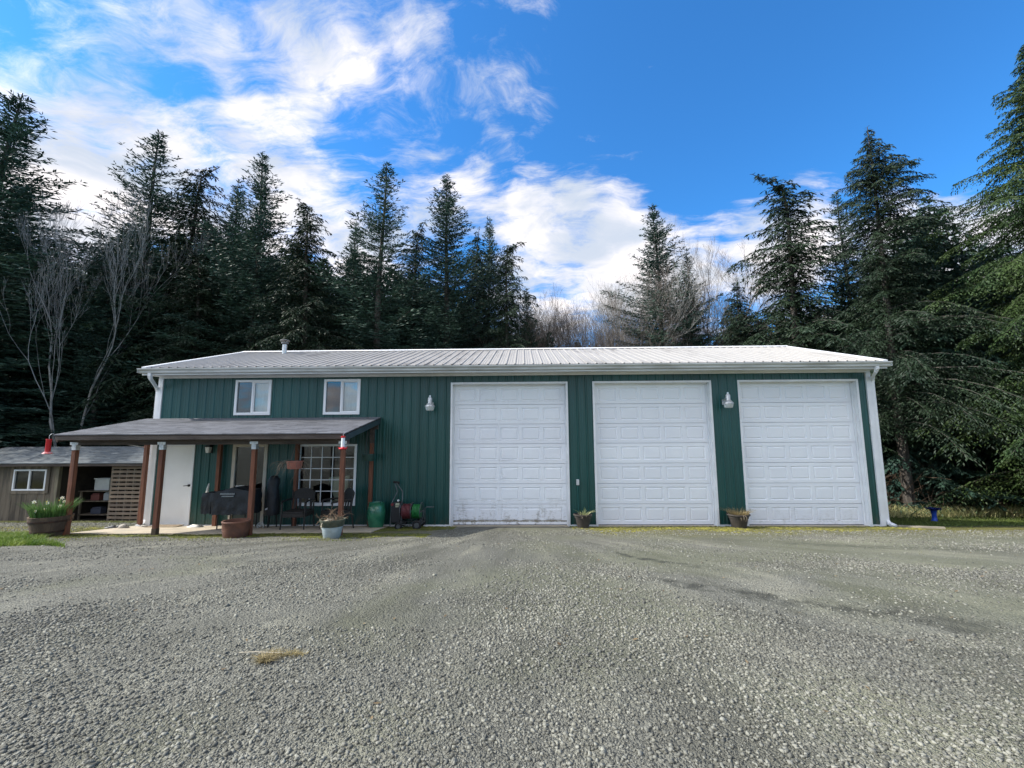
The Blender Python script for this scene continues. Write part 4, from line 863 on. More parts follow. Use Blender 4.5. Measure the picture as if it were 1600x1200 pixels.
m.build('printed_lettering', mat('faded_print', (.35, .38, .38), None, 3, .8), cv)
m = MB()
for xx in (-7.2, -6.55):
    for yy in (-.95, -.5): m.tube([(xx, yy, .08 if xx < -7 else .1), (xx, yy, .6)], .014, 8)
m.tube([(-7.2, -.95, .22), (-6.55, -.95, .22)], .01, 6); m.tube([(-7.2, -.5, .22), (-6.55, -.5, .22)], .01, 6); m.tube([(-7.2, -.95, .06), (-7.2, -.95, .12)], .02, 8)
m.build('stand', BLACK, T_)
for yy, xx in ((-.98, -6.47), (-.52, -6.42)):
    m = MB(); R_ = .078; pts = [(xx+R_*math.cos(a*math.pi/12), yy, .115+R_*math.sin(a*math.pi/12)) for a in range(25)]; m.tube(pts, .014, 8, cap=False); m.tube([(xx, yy-.02, .115), (xx, yy+.02, .115)], .022, 10)
    for k in range(5): m.tube([(xx, yy, .115), (xx+R_*math.cos(k*1.257), yy, .115+R_*math.sin(k*1.257))], .005, 5)
    m.build('wheel', mat('grey_wheel', (.42, .43, .42), None, 3, .5), T_, smooth=True)
# second covered thing
c = (-6.22, -.42, .03)
T_ = thing('covered_smoker', c, 'tall narrow thing under a black cover right of the third front porch post', 'smoker')
m = MB(); m.lathe([(.165, .34), (.17, .45), (.155, .75), (.145, .95), (.13, 1.0), (.15, 1.08), (.14, 1.19), (.08, 1.26), (0, 1.27)], c, 26); merge_noise(m, .03, 6, 2); m.build('cover', COVER, T_, smooth=True)
for k in range(3): a = k*2.09+.4; MB().tube([(c[0]+.12*math.cos(a), c[1]+.12*math.sin(a), c[2]), (c[0]+.1*math.cos(a), c[1]+.1*math.sin(a), .5)], .013, 7).build('leg', BLACK, T_)
m = MB(); m.hexa([(c[0]-.06, c[1]-.205, .50), (c[0]+.0, c[1]-.21, .52), (c[0]+.0, c[1]-.19, .52), (c[0]-.06, c[1]-.19, .50), (c[0]-.05, c[1]-.205, .54), (c[0]+.01, c[1]-.21, .565), (c[0]+.01, c[1]-.19, .565), (c[0]-.05, c[1]-.19, .54)]); m.build('tag', mat('pale_tag', (.4, .42, .45), None, 3, .7), T_)
# patio chairs
CH = mat('dark_wicker', (.018, .016, .015), (.03, .026, .022), 30, .6, .6, 80)
def chair(x, y, rot, label):
    T_ = thing('patio_chair', (x, y, -.1*y+.025), label, 'chair'); cs, sn = math.cos(rot), math.sin(rot); z0_ = T_['_o'][2]
    def tr(mb): mb.v = [(x+v[0]*cs-v[1]*sn, y+v[0]*sn+v[1]*cs, z0_+v[2]) for v in mb.v]; return mb
    m = MB(); m.box(-.24, .24, -.26, .22, .395, .43); tr(m).build('seat', CH, T_, bevel=.012)
    m = MB(); m.box(-.24, .24, -.262, -.24, .30, .394); m.box(-.26, -.24, -.24, .2, .30, .394); m.box(.24, .26, -.24, .2, .30, .394); tr(m).build('apron', CH, T_)
    # back panel: arched top, open slot low down
    m = MB(); nn = 12
    for i in range(nn):
        xa, xb = -.25+.5*i/nn, -.25+.5*(i+1)/nn; arch = lambda q: .92-.10*(q/.25)**2
        m.hexa([(xa, .25, .66), (xb, .25, .66), (xb, .275, .66), (xa, .275, .66), (xa, .29, arch(xa)), (xb, .29, arch(xb)), (xb, .315, arch(xb)), (xa, .315, arch(xa))])
    for k in range(4): xa = -.22+k*.13; m.hexa([(xa, .215, .43), (xa+.05, .215, .43), (xa+.05, .235, .43), (xa, .235, .43), (xa, .25, .66), (xa+.05, .25, .66), (xa+.05, .272, .66), (xa, .272, .66)])
    tr(m).build('backrest', CH, T_)
    for s_ in (-1, 1):
        m = MB(); m.tube([(s_*.27, -.27, 0), (s_*.265, -.25, .42), (s_*.27, -.235, .63)], .018, 8); tr(m).build('leg', CH, T_)
        m = MB(); m.tube([(s_*.27, .30, 0), (s_*.262, .22, .42), (s_*.262, .27, .86)], .018, 8); tr(m).build('leg', CH, T_)
        m = MB(); m.tube([(s_*.27, .245, .66), (s_*.285, 0, .665), (s_*.285, -.2, .655), (s_*.27, -.27, .625)], .022, 8); tr(m).build('armrest', CH, T_)
    return T_
chair(-5.38, -.78, .05, 'dark patio chair facing the yard, directly under the terracotta hanging basket')
chair(-4.47, -.72, -.75, 'dark patio chair turned sideways behind the rightmost front porch post')
# hose cart
RUB = mat('black_rubber', (.012, .012, .012), None, 3, .7)
TUBE = mat('grey_tube', (.13, .14, .15), (.08, .09, .09), 9, .45, metal=.5)
c = (-2.72, -.42, G(-2.72, -.42))
T_ = thing('hose_reel_cart', c, 'garden hose reel cart wound with red and green hose against the green wall', 'cart'); z0_ = c[2]
m = MB()
for yy in (-.62, -.22):
    m.tube([(-3.02, yy, z0_+.12), (-2.50, yy, z0_+.12)], .013, 8)
for xx in (-2.97, -2.73, -2.49): m.tube([(xx, -.62, z0_+.12), (xx, -.22, z0_+.12)], .012, 8)
m.tube([(-2.50, -.42, z0_+.12), (-2.42, -.42, z0_+.16), (-2.42, -.42, z0_+.47), (-2.38, -.42, z0_+.5), (-2.20, -.42, z0_+.5)], .012, 8)
m.tube([(-3.0, -.42, z0_+.12), (-3.0, -.42, z0_+.42)], .012, 8); m.tube([(-3.0, -.42, z0_+.40), (-2.45, -.42, z0_+.40)], .015, 8)
m.build('frame', TUBE, T_, smooth=True)
for xx in (-2.99, -2.73, -2.50):
    m = MB(); pts = [(xx, -.42+.215*math.cos(a*math.pi/14), z0_+.40+.215*math.sin(a*math.pi/14)) for a in range(29)]; m.tube(pts, .009, 6, cap=False)
    for k in range(4): m.tube([(xx, -.42, z0_+.40), (xx, -.42+.21*math.cos(k*1.57), z0_+.40+.21*math.sin(k*1.57))], .006, 5)
    m.build('reel_hoop', TUBE, T_, smooth=True)
for (xa, xb, col, nm, turns) in ((-2.96, -2.75, (.14, .035, .04), 'red_hose', 8), (-2.71, -2.53, (.02, .17, .045), 'green_hose', 8)):
    m = MB(); R = random.Random(3 if xa < -2.8 else 6)
    for layer, rr_ in enumerate((.12, .145, .168)):
        pts = []; ph = R.random()*6
        for k in range(turns*14):
            a = ph+k*2*math.pi/14; t = k/(turns*14); xx = xa+(xb-xa)*(t if layer % 2 == 0 else 1-t)+.008*math.sin(k*1.7); q = rr_+.008*math.sin(k*.9+layer)
            pts.append((xx, -.42+q*math.cos(a), z0_+.40+q*math.sin(a)))
        m.tube(pts, .011, 6)
    m.build(nm, mat(nm+'_rubber', col, None, 3, .45), T_, smooth=True)
for xx in (-3.0, -2.56):
    for yy in (-.66, -.18):
        m = MB(); rr_ = .088 if xx < -2.8 else .11; zc_ = z0_+rr_+.004
        pts = [(xx+rr_*.78*math.cos(a*math.pi/12), yy, zc_+rr_*.78*math.sin(a*math.pi/12)) for a in range(25)]; m.tube(pts, rr_*.25, 8, cap=False); wh = m.build('wheel', RUB, T_, smooth=True)
        m = MB(); m.tube([(xx, yy-.025, zc_), (xx, yy+.025, zc_)], rr_*.55, 14); m.build('rim', TUBE, wh)
# pressure washer
c = (-3.14, -.34, G(-3.14, -.34))
T_ = thing('pressure_washer', c, 'upright pressure washer with tilted handle leaning between the green jar and the hose cart', 'pressure washer'); z0_ = c[2]
m = MB(); m.tube([(-3.0, -.45, z0_+.03), (-3.0, -.36, z0_+.75), (-3.02, -.28, z0_+.86), (-3.19, -.22, z0_+1.06)], .013, 8); m.tube([(-3.28, -.40, z0_+.05), (-3.27, -.33, z0_+.6), (-3.16, -.25, z0_+.86), (-3.24, -.2, z0_+1.05)], .012, 8); m.tube([(-3.27, -.34, z0_+.5), (-3.0, -.4, z0_+.5)], .011, 8)
m.build('frame', TUBE, T_, smooth=True)
m = MB(); m.tube([(-3.13, -.18, z0_+1.07), (-3.29, -.19, z0_+1.09)], .028, 10); m.build('grip', RUB, T_, smooth=True)
m = MB(); m.box(-3.26, -3.03, -.42, -.20, z0_+.12, z0_+.62); m.build('body', mat('dark_casing', (.02, .022, .025), None, 3, .5), T_, bevel=.03)
m = MB(); m.box(-3.15, -3.055, -.428, -.421, z0_+.545, z0_+.605); m.box(-3.15, -3.07, -.428, -.421, z0_+.505, z0_+.53); m.build('data_plate', mat('pale_plate', (.40, .42, .30), None, 3, .6), T_)
m = MB(); m.tube([(-3.23, -.44, z0_+.57), (-3.23, -.42, z0_+.57)], .035, 14); m.build('red_dial', mat('dull_red', (.16, .02, .025), None, 3, .5), T_)
m = MB(); m.tube([(-3.085, -.44, z0_+.665), (-3.085, -.40, z0_+.665)], .022, 12); m.build('gauge', mat('white_gauge', (.8, .8, .8), None, 3, .3), T_)
# small things by the slab
def lump(name, c, s, label, cat, m_, seed, sub=2, amp=.25):
    bm = bmesh.new(); bmesh.ops.create_icosphere(bm, subdivisions=sub, radius=1)
    from mathutils import noise
    for v in bm.verts:
        n_ = noise.noise(v.co*1.7+Vector((seed, 0, 0)))*amp+noise.noise(v.co*4+Vector((seed, 3, 0)))*amp*.35; v.co = v.co*(1+n_)
        v.co.z = max(v.co.z, -.35); v.co = Vector((v.co.x*s[0], v.co.y*s[1], (v.co.z+.35)*s[2]))
    me = bpy.data.meshes.new(name); bm.to_mesh(me); bm.free(); me.materials.append(m_); me.shade_smooth()
    o = bpy.data.objects.new(name, me); C.objects.link(o); o.location = c; tag(o, label, cat); return o
ROCK = mat('pale_rock', (.42, .38, .32), (.25, .23, .2), 5, .85, .6, 20)
lump('rock', (-9.75, -.62, .05), (.13, .1, .10), 'pale rock at the foot of the left rear porch post', 'rock', ROCK, 3)
lump('rock', (-9.52, -.30, .03), (.10, .09, .05), 'flat pale stone against the white corner trim on the slab edge', 'rock', ROCK, 9)
sh = MB()
for k, (xx, yy) in enumerate(((-10.08, -.62), (-9.98, -.50))):
    sh.hexa([(xx-.14, yy-.05, .06), (xx+.14, yy-.05, .06), (xx+.14, yy+.045, .06), (xx-.14, yy+.045, .06), (xx-.12, yy-.035, .10), (xx+.12, yy-.035, .16), (xx+.12, yy+.03, .16), (xx-.12, yy+.03, .10)])
o = sh.build('work_shoes', mat('black_shoe', (.02, .02, .022), (.12, .12, .13), 14, .5), loc=(-10.05, -.55, .06), bevel=.02); tag(o, 'pair of dark work shoes left outside the slab by the left rear post', 'shoes')
dm = MB(); dm.box(-9.35, -8.62, -.62, -.12, .058, .075); o = dm.build('doormat', mat('tan_mat', (.26, .20, .13), (.19, .15, .10), 20, .95, .6, 90), loc=(-9, -.35, .06)); tag(o, 'thin tan doormat in front of the white entry door', 'doormat')
lump('folded_rag', (-8.13, -.40, .055), (.17, .09, .05), 'crumpled white rag on the slab beside a rear porch post', 'rag', mat('white_rag', (.7, .68, .62), None, 3, .9), 5, 2, .5)
gl = MB(); gl.tube([(-8.02, -.185, 1.10), (-8.035, -.20, .98), (-8.05, -.19, .86)], [.012, .026, .03], 8); o = gl.build('work_glove', mat('white_glove', (.62, .62, .58), None, 3, .9), loc=(-8.03, -.19, 1.1), smooth=True); tag(o, 'pale glove hanging on the second rear porch post', 'glove')
# birdbath
c = (14.2, 4.6, G(14.2, 4.6))
T_ = thing('birdbath', c, 'small cobalt blue birdbath on the verge right of the building', 'birdbath')
BLUE = mat('blue_glaze', (.03, .09, .50), (.015, .05, .33), 5, .2)
m = MB(); m.lathe([(0, 0), (.105, 0), (.10, .02), (.078, .06), (.065, .2), (.085, .36), (.11, .39), (0, .39)], c, 26); m.build('pedestal', BLUE, T_, smooth=True)
m = MB(); m.lathe([(0, .385), (.10, .39), (.21, .43), (.235, .45), (.225, .455), (.12, .415), (0, .405)], c, 30); m.build('bowl', mat('dark_blue_glaze', (.01, .018, .10), None, 3, .2), T_, smooth=True)
# board on the ground
bd = MB(); bd.beam((9.05, -.14, .035), (9.75, -.62, .085), .12, .035); o = bd.build('board', mat('old_board', (.30, .27, .2), (.2, .18, .14), 6, .85), loc=(9.3, -.4, .04)); tag(o, 'old pale board lying on the ground at the right corner of the building', 'board')
# dried tuft and twig in the foreground
c = (-1.72, -8.08, G(-1.72, -8.08))
T_ = thing('dead_moss_tuft', c, 'straw-coloured dried tuft with a twig lying on the open gravel', 'plant debris')
R = np.random.RandomState(2); k = 380; t_ = R.rand(k)**1.4; bx_ = c[0]-.09+.26*t_+R.normal(0, .02, k); by_ = c[1]-.02+.04*t_+R.normal(0, .022, k)
V_, F_ = blades(k, 5, None, None, None, .02, .004, 4.0, base=(bx_, by_, gza(bx_, by_)+.004)); o = npmesh('tuft', V_-np.array(c), F_, leafmat('dry_moss', (.34, .28, .13), (.17, .14, .07)), parent=T_)
k = 400; a_ = R.uniform(0, 6.28, k); q = .05*np.sqrt(R.rand(k)); bx_ = c[0]-.06+q*np.cos(a_); by_ = c[1]-.07+q*np.sin(a_)*.9
V_, F_ = blades(k, 6, None, None, None, .028, .005, 3.0, base=(bx_, by_, gza(bx_, by_)+.004)); npmesh('tuft', V_-np.array(c), F_, leafmat('dry_moss_pale', (.38, .31, .16), (.22, .18, .09)), parent=T_)
m = MB(); m.tube([(c[0]-.30, c[1]+.01, c[2]+.012), (c[0]-.18, c[1]+.0, c[2]+.022), (c[0]-.05, c[1]-.005, c[2]+.02), (c[0]+.02, c[1]-.0, c[2]+.02)], [.0025, .003, .003, .002], 6); m.build('twig', mat('peeled_twig', (.45, .40, .30), None, 3, .8), T_)

# ------------------------------------------------------------------ moss, grass
def domes(num, seed, xr, yr, keep, r0, r1, flat=.32):
    R = np.random.RandomState(seed); x = R.uniform(*xr, num); y = R.uniform(*yr, num); k = keep(x, y, R.rand(num)); x, y = x[k], y[k]; m_ = len(x)
    r = r0+(r1-r0)*R.rand(m_)**2; seg = 7; a = np.arange(seg)*2*np.pi/seg
    def ring(fr, z): 
        rr = r[:, None]*fr*(1+R.uniform(-.25, .25, (m_, seg))); return np.stack([x[:, None]+rr*np.cos(a), y[:, None]+rr*np.sin(a), (gza(x, y)+r*z)[:, None]+0*rr], -1)
    P = np.concatenate([ring(1.0, -.15), ring(.62, flat*.75), np.stack([x, y, gza(x, y)+r*flat], -1)[:, None, :]], 1); F = []
    for i in range(seg):
        j = (i+1) % seg; F += [(i, j, seg+j, seg+i), (seg+i, seg+j, 2*seg, 2*seg)]
    F4 = np.array([f for f in F if f[2] != f[3]]); F3 = np.array([f[:3] for f in F if f[2] == f[3]])
    o = (2*seg+1)*np.arange(m_)[:, None, None]
    F4 = (F4[None]+o).reshape(-1, 4); F3 = (F3[None]+o).reshape(-1, 3); tri = np.concatenate([F4[:, [0, 1, 2]], F4[:, [0, 2, 3]], F3])
    return P.reshape(-1, 3), tri
wob = lambda x, s=0.: .12*np.sin(x*2.3+s)+.08*np.sin(x*5.1+1+s)+.05*np.sin(x*11+2*s)
parts = []
parts.append(domes(17000, 11, (1.15, 9.2), (-2.2, -.03), lambda x, y, r: (y > -1.15-.35*np.sin(x*1.3)-.3*np.exp(-((x-5.2)/1.6)**2)-.25*np.exp(-((x-2)/.8)**2)+wob(x)) & (r < np.clip(.30+.7*np.sin(x*1.9+.4+y)*np.sin(x*.7+2.3*y)+.3*(x < 7), .04, 1)*np.clip(1.25+y*.75, .1, 1)), .012, .05))
MOSS1 = mat('yellow_moss', (.25, .235, .04), (.10, .10, .03), 6, .9, .9, 90, island=.3, bdist=.03)
MOSS2 = mat('green_moss', (.085, .105, .018), (.15, .15, .025), 5, .9, .9, 90, island=.3, bdist=.03)
v_, f_ = parts[0]; o = npmesh('doorway_moss', v_, f_, MOSS1, smooth=True); tag(o, 'yellow-green moss along the foot of the garage doors', kind='stuff')
A_ = domes(8200, 12, (-9.9, -2.0), (-2.75, -1.62), lambda x, y, r: (y < -1.80+.03*wob(x)+.35*np.clip((x+6.5)/2, 0, 1)*(x > -6.5)) & (y > -2.25+wob(x, 1)*.9) & (r < .9), .012, .055)
B_ = domes(3800, 13, (-3.45, -1.7), (-1.3, -.03), lambda x, y, r: (y > -1.2+wob(x, 2)+.5*np.clip(x+2.9, 0, 2)) & (r < .85-.4*(x+3.4)/1.5), .012, .05)
o = npmesh('porch_moss', np.concatenate([A_[0], B_[0]]), np.concatenate([A_[1], B_[1]+len(A_[0])]), MOSS2, smooth=True); tag(o, 'green moss edging the porch slab', kind='stuff')
D_ = domes(4200, 14, (-11.6, -9.2), (-2.3, -.35), lambda x, y, r: (y > -1.95+wob(x, 3)) & (r < .55+.4*np.sin(x*4+y*3)), .012, .06)
o = npmesh('slab_end_moss', D_[0], D_[1], MOSS1, smooth=True); tag(o, 'yellow moss at the left end of the porch slab', kind='stuff')
GRASS = leafmat('green_grass', (.075, .15, .02), (.20, .27, .05), .35)
v_, f_ = blades(26000, 21, lambda x, y, r: (x < -1.03*(y+11.3)-.35+.25*np.sin(3*y)) & (y > -3.75+.25*np.sin(x*2)) & (r < .9), (-13.5, -7.8), (-3.9, -1.75), .10, .009, 1.1)
o = npmesh('green_grass', v_, f_, GRASS); tag(o, 'bright green grass patch at the left edge of the yard', kind='stuff')
v_, f_ = blades(9000, 22, lambda x, y, r: (r < .5+.5*np.sin(x*2.2+y)) & ((y < -1.85) | (x < -10.0)), (-12.5, -2.2), (-2.9, -.4), .045, .008, .9)
o = npmesh('sparse_grass', v_, f_, leafmat('sparse_grass', (.16, .20, .04), (.25, .24, .07))); tag(o, 'sparse grass sprouting along the porch edge', kind='stuff')
v_, f_ = blades(42000, 23, lambda x, y, r: (y > .3+.25*np.sin(x*1.1)-.03*(x-9)) | (r < .06), (9.1, 30), (-.6, 7.2), .05, .016, .8)
o = npmesh('verge_grass', v_, f_, leafmat('verge_grass', (.075, .11, .025), (.12, .16, .035))); tag(o, 'mown grass verge right of the building', kind='stuff')
v_, f_ = blades(15000, 24, lambda x, y, r: (r < .45+.6*np.clip(np.sin(x*1.7)+np.sin(x*.63+1), 0, 1)), (9.1, 34), (6.2, 7.6), .42, .018, .9)
o = npmesh('dry_grass_fringe', v_, f_, leafmat('dry_fringe', (.55, .50, .26), (.34, .36, .14))); tag(o, 'tall dry grass fringe below the trees', kind='stuff')
v_, f_ = blades(9000, 25, lambda x, y, r: r < .6, (-21, -10.5), (3.5, 4.5), .07, .012, .8)
o = npmesh('shed_grass', v_, f_, leafmat('shed_grass', (.16, .19, .06), (.25, .24, .1))); tag(o, 'short grass in front of the shed', kind='stuff')
# bramble stems under the right hand trees
m = MB(); R = random.Random(77)
for k in range(330):
    x = R.uniform(9.2, 32); y = R.uniform(7.2, 9.6); z = G(x, y)-.03; hgt = R.uniform(1.0, 2.8); d = Vector((R.uniform(-.5, .5), R.uniform(-.5, .3), 1)); p = Vector((x, y, z)); pts = [p]
    for s in range(6):
        d = (d+Vector((R.uniform(-.35, .35), R.uniform(-.3, .3), -.18*s*.5))).normalized(); p = p+d*hgt/6; pts.append(p)
        if R.random() < .6:
            e = (d+Vector((R.uniform(-1, 1), R.uniform(-.6, .6), R.uniform(-.2, .7)))).normalized(); L = hgt*.3; m.tube([p, p+e*L*.5, p+e*L+Vector((0, 0, -.05))], [.007, .005, .002], 3, cap=False)
    m.tube(pts, [.011-.0014*i for i in range(7)], 3, cap=False)
o = m.build('bramble_thicket', mat('bare_bramble', (.15, .10, .065), (.08, .06, .045), 2, .9)); tag(o, 'leafless brown brambles under the right-hand trees', kind='stuff')

# ------------------------------------------------------------------ trees
def conifer(seed, H, Rm, style, bl=.26, bw=.050, base=.05, spacing=.27, dens=1.0, bend=0., asym=0., slope=.42, prune=.10):
    R = np.random.RandomState(seed); hem = style == 'h'
    wood = MB(); QB, QD, QL = [], [], []
    def axis(z):
        t = max(0, z/H-.9)/.1; return np.array([bend*t*t+.12*math.sin(z*.35+seed)*z/H, .1*math.cos(z*.3+seed)*z/H, z-abs(bend)*.35*t*t])
    r0 = .0085*H+.05
    wood.tube([tuple(axis(H*k/14)-np.array([0, 0, .4 if k == 0 else 0])) for k in range(15)], [r0*(1-k/14)**.85+.012 for k in range(15)], 9)
    z = base*H; 
    def sw(k): return 1+.22*math.sin(k*1.3+seed)+.14*math.sin(k*3.1+2*seed)
    while z < H*.992:
        t = z/H; rem = max(H*.965-z, 0); env = Rm*(1-math.exp(-rem*slope/Rm))*sw(z*.55) + .13
        if t < .22: env *= .72+.28*t/.22
        nb = R.randint(4, 7) if t < .9 else R.randint(3, 5)
        a0 = R.uniform(0, 6.28)
        for b in range(nb):
            if R.rand() < prune: continue
            az = a0+b*6.283/nb+R.uniform(-.4, .4); L = env*R.uniform(.5, 1.25)*(1+asym*math.cos(az))
            if L < .12: continue
            if hem: e1, e2 = (.75*t+.12, -.55-.15*R.rand()) if t > .55 else (.22, -.48)
            else:   e1, e2 = (1.25*(t-.45)+.12, .12) if t > .45 else (-.12-.25*(.45-t)/.45, .18)
            e1 += R.uniform(-.12, .12)
            out = np.array([math.cos(az), math.sin(az), 0]); side = np.array([-out[1], out[0], 0]); o_ = axis(z); sk = R.uniform(-.15, .15)
            def pos(s): return o_[None]+out[None]*(L*s)[:, None]+side[None]*(sk*L*s*s)[:, None]+np.array([0, 0, 1.])[None]*(L*(e1*s+e2*s*s))[:, None]
            ss = np.array([0, .25, .5, .75, 1.0]); pp = pos(ss); rb = .003+.0042*L
            if L > .5: wood.tube([tuple(p) for p in pp], [rb*(1-.85*q) for q in ss], 3, cap=False)
            ns = max(3, int(L/.17*dens)); s = np.linspace(.06, 1.0, ns)
            p = pos(s); dirf = pos(s+.02)-p; dirf /= np.linalg.norm(dirf, axis=1, keepdims=True)
            for sg in (-1, 1, 0):
                if sg == 0:      # needles directly along the limb
                    n2 = int(L/.06*dens)+3; s2 = R.uniform(.05, 1.02, n2); pb = pos(s2); f2 = pos(s2+.02)-pb; f2 /= np.linalg.norm(f2, axis=1, keepdims=True)
                    dd = f2*.75+side[None]*R.uniform(-.8, .8, (n2, 1))+np.array([0, 0, 1.])*R.uniform(-.35 if not hem else -.8, .35 if not hem else .1, (n2, 1)); QB.append(pb); QD.append(dd); QL.append(bl*R.uniform(.5, .95, n2)); continue
                l2 = np.clip(.40*L*(1-.72*s), .14, 1.05)*R.uniform(.6, 1.2, ns)
                dr = dirf*R.uniform(.45, .75, (ns, 1))+side[None]*sg*.85; dr[:, 2] += R.uniform(-.22, .1, ns)-(.28 if hem else 0); dr /= np.linalg.norm(dr, axis=1, keepdims=True)
                kk = 7
                for q in range(kk):
                    u = (q+.5+R.uniform(-.4, .4, ns))/kk; ok = l2*q/kk < l2
                    drop = -(.42 if hem else .10)*l2*u*u
                    pb = p+dr*(l2*u)[:, None]; pb[:, 2] += drop
                    keep = R.rand(ns) < np.clip(l2*1.6*dens+.25, 0, 1)
                    perp = np.cross(dr, [0, 0, 1.]); perp /= np.linalg.norm(perp, axis=1, keepdims=True)+1e-9
                    sd = -1 if (q % 2) else 1
                    dd = dr*R.uniform(.5, .9, (ns, 1))+perp*sd*R.uniform(.25, .8, (ns, 1)); dd[:, 2] += R.uniform(-.3, .15, ns)-(.55*u+.1 if hem else -.05)
                    QB.append(pb[keep]); QD.append(dd[keep]); QL.append((bl*R.uniform(.55, 1.1, ns)*(1-.25*u))[keep])
        z += spacing*(1.0-.45*t)*R.uniform(.8, 1.2)
    # leader tip needles
    nt2 = 30; zt = R.uniform(.94, 1.0, nt2)*H; pb = np.array([axis(q) for q in zt]); a = R.uniform(0, 6.28, nt2)
    QB.append(pb); QD.append(np.stack([np.cos(a), np.sin(a), np.full(nt2, .5 if not hem else -.2)], -1)); QL.append(np.full(nt2, .16))
    Bp, D, Ln = np.concatenate(QB), np.concatenate(QD), np.concatenate(QL); D /= np.linalg.norm(D, axis=1, keepdims=True)
    rv = R.normal(0, 1, D.shape); W = np.cross(D, rv); W /= np.linalg.norm(W, axis=1, keepdims=True)+1e-9
    W *= (bw*R.uniform(.6, 1.2, len(D)))[:, None]*.5
    T = Bp+D*Ln[:, None]; M1 = Bp+D*(Ln*.45)[:, None]
    Vv = np.stack([Bp, M1+W, T, M1-W], 1).reshape(-1, 3); Ff = np.arange(len(Vv)).reshape(-1, 4)
    return Vv, Ff, wood
BARK = mat('conifer_bark', (.045, .038, .032), (.10, .09, .08), 3, .9, .6, 14, stretch=(2, 2, .5))
FIR = mat('fir_needles', (.025, .058, .046), (.040, .080, .052), .35, .6, trans=.12, island=.35, spec=.3, objrand=.15)  # needle colour lifted and blued in place of a bluish haze veil
HEM = mat('hemlock_needles', (.011, .027, .014), (.021, .040, .017), .45, .6, trans=.10, island=.35, spec=.3, objrand=.12)
PROTO = {}
def proto(key, *a, m=None, **k):
    V, F, wd = conifer(*a, **k)
    # meshes only; objects are made per tree
    o = npmesh('crown', V, F, m); me = o.data; bpy.data.objects.remove(o)
    t = wd.build('trunk', BARK); tm = t.data; bpy.data.objects.remove(t); PROTO[key] = (me, tm, a[1])
def plant(key, x, y, top, name, label, rot, group='evergreens behind the building', wide=1.0, cat='tree'):
    me, tm, H = PROTO[key]; z = G(x, y)-.05; s = (top-z)/H
    T_ = thing(name, (x, y, z), label, cat, group)
    for nm, d in (('trunk', tm), ('crown', me)):
        o = bpy.data.objects.new(nm, d); C.objects.link(o); o.parent = T_
    T_.scale = (s*wide, s*wide, s); T_.rotation_euler = (0, 0, rot); return T_
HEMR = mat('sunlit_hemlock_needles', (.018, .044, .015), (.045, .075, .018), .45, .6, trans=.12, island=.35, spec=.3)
proto('firA', 101, 19.0, 3.3, 'f', m=FIR, slope=.40)
proto('firB', 102, 19.0, 3.1, 'f', m=FIR, slope=.38, prune=.25, spacing=.38)
proto('firC', 106, 18.0, 3.3, 'f', m=FIR, slope=.36, prune=.15)
proto('hemA', 103, 17.0, 3.5, 'h', m=HEM, slope=.46, bend=.7)
proto('hemB', 104, 16.5, 3.0, 'h', m=HEM, slope=.50, bend=-1.3, prune=.15)
proto('hemC', 105, 16.0, 4.8, 'h', m=HEM, slope=.52, asym=.18, bl=.19, bw=.038, spacing=.22, dens=1.6, base=.20)
proto('hemD', 107, 18.0, 5.6, 'h', m=HEMR, slope=.52, bl=.15, bw=.042, spacing=.20, dens=1.9, base=.03, bend=-.3)
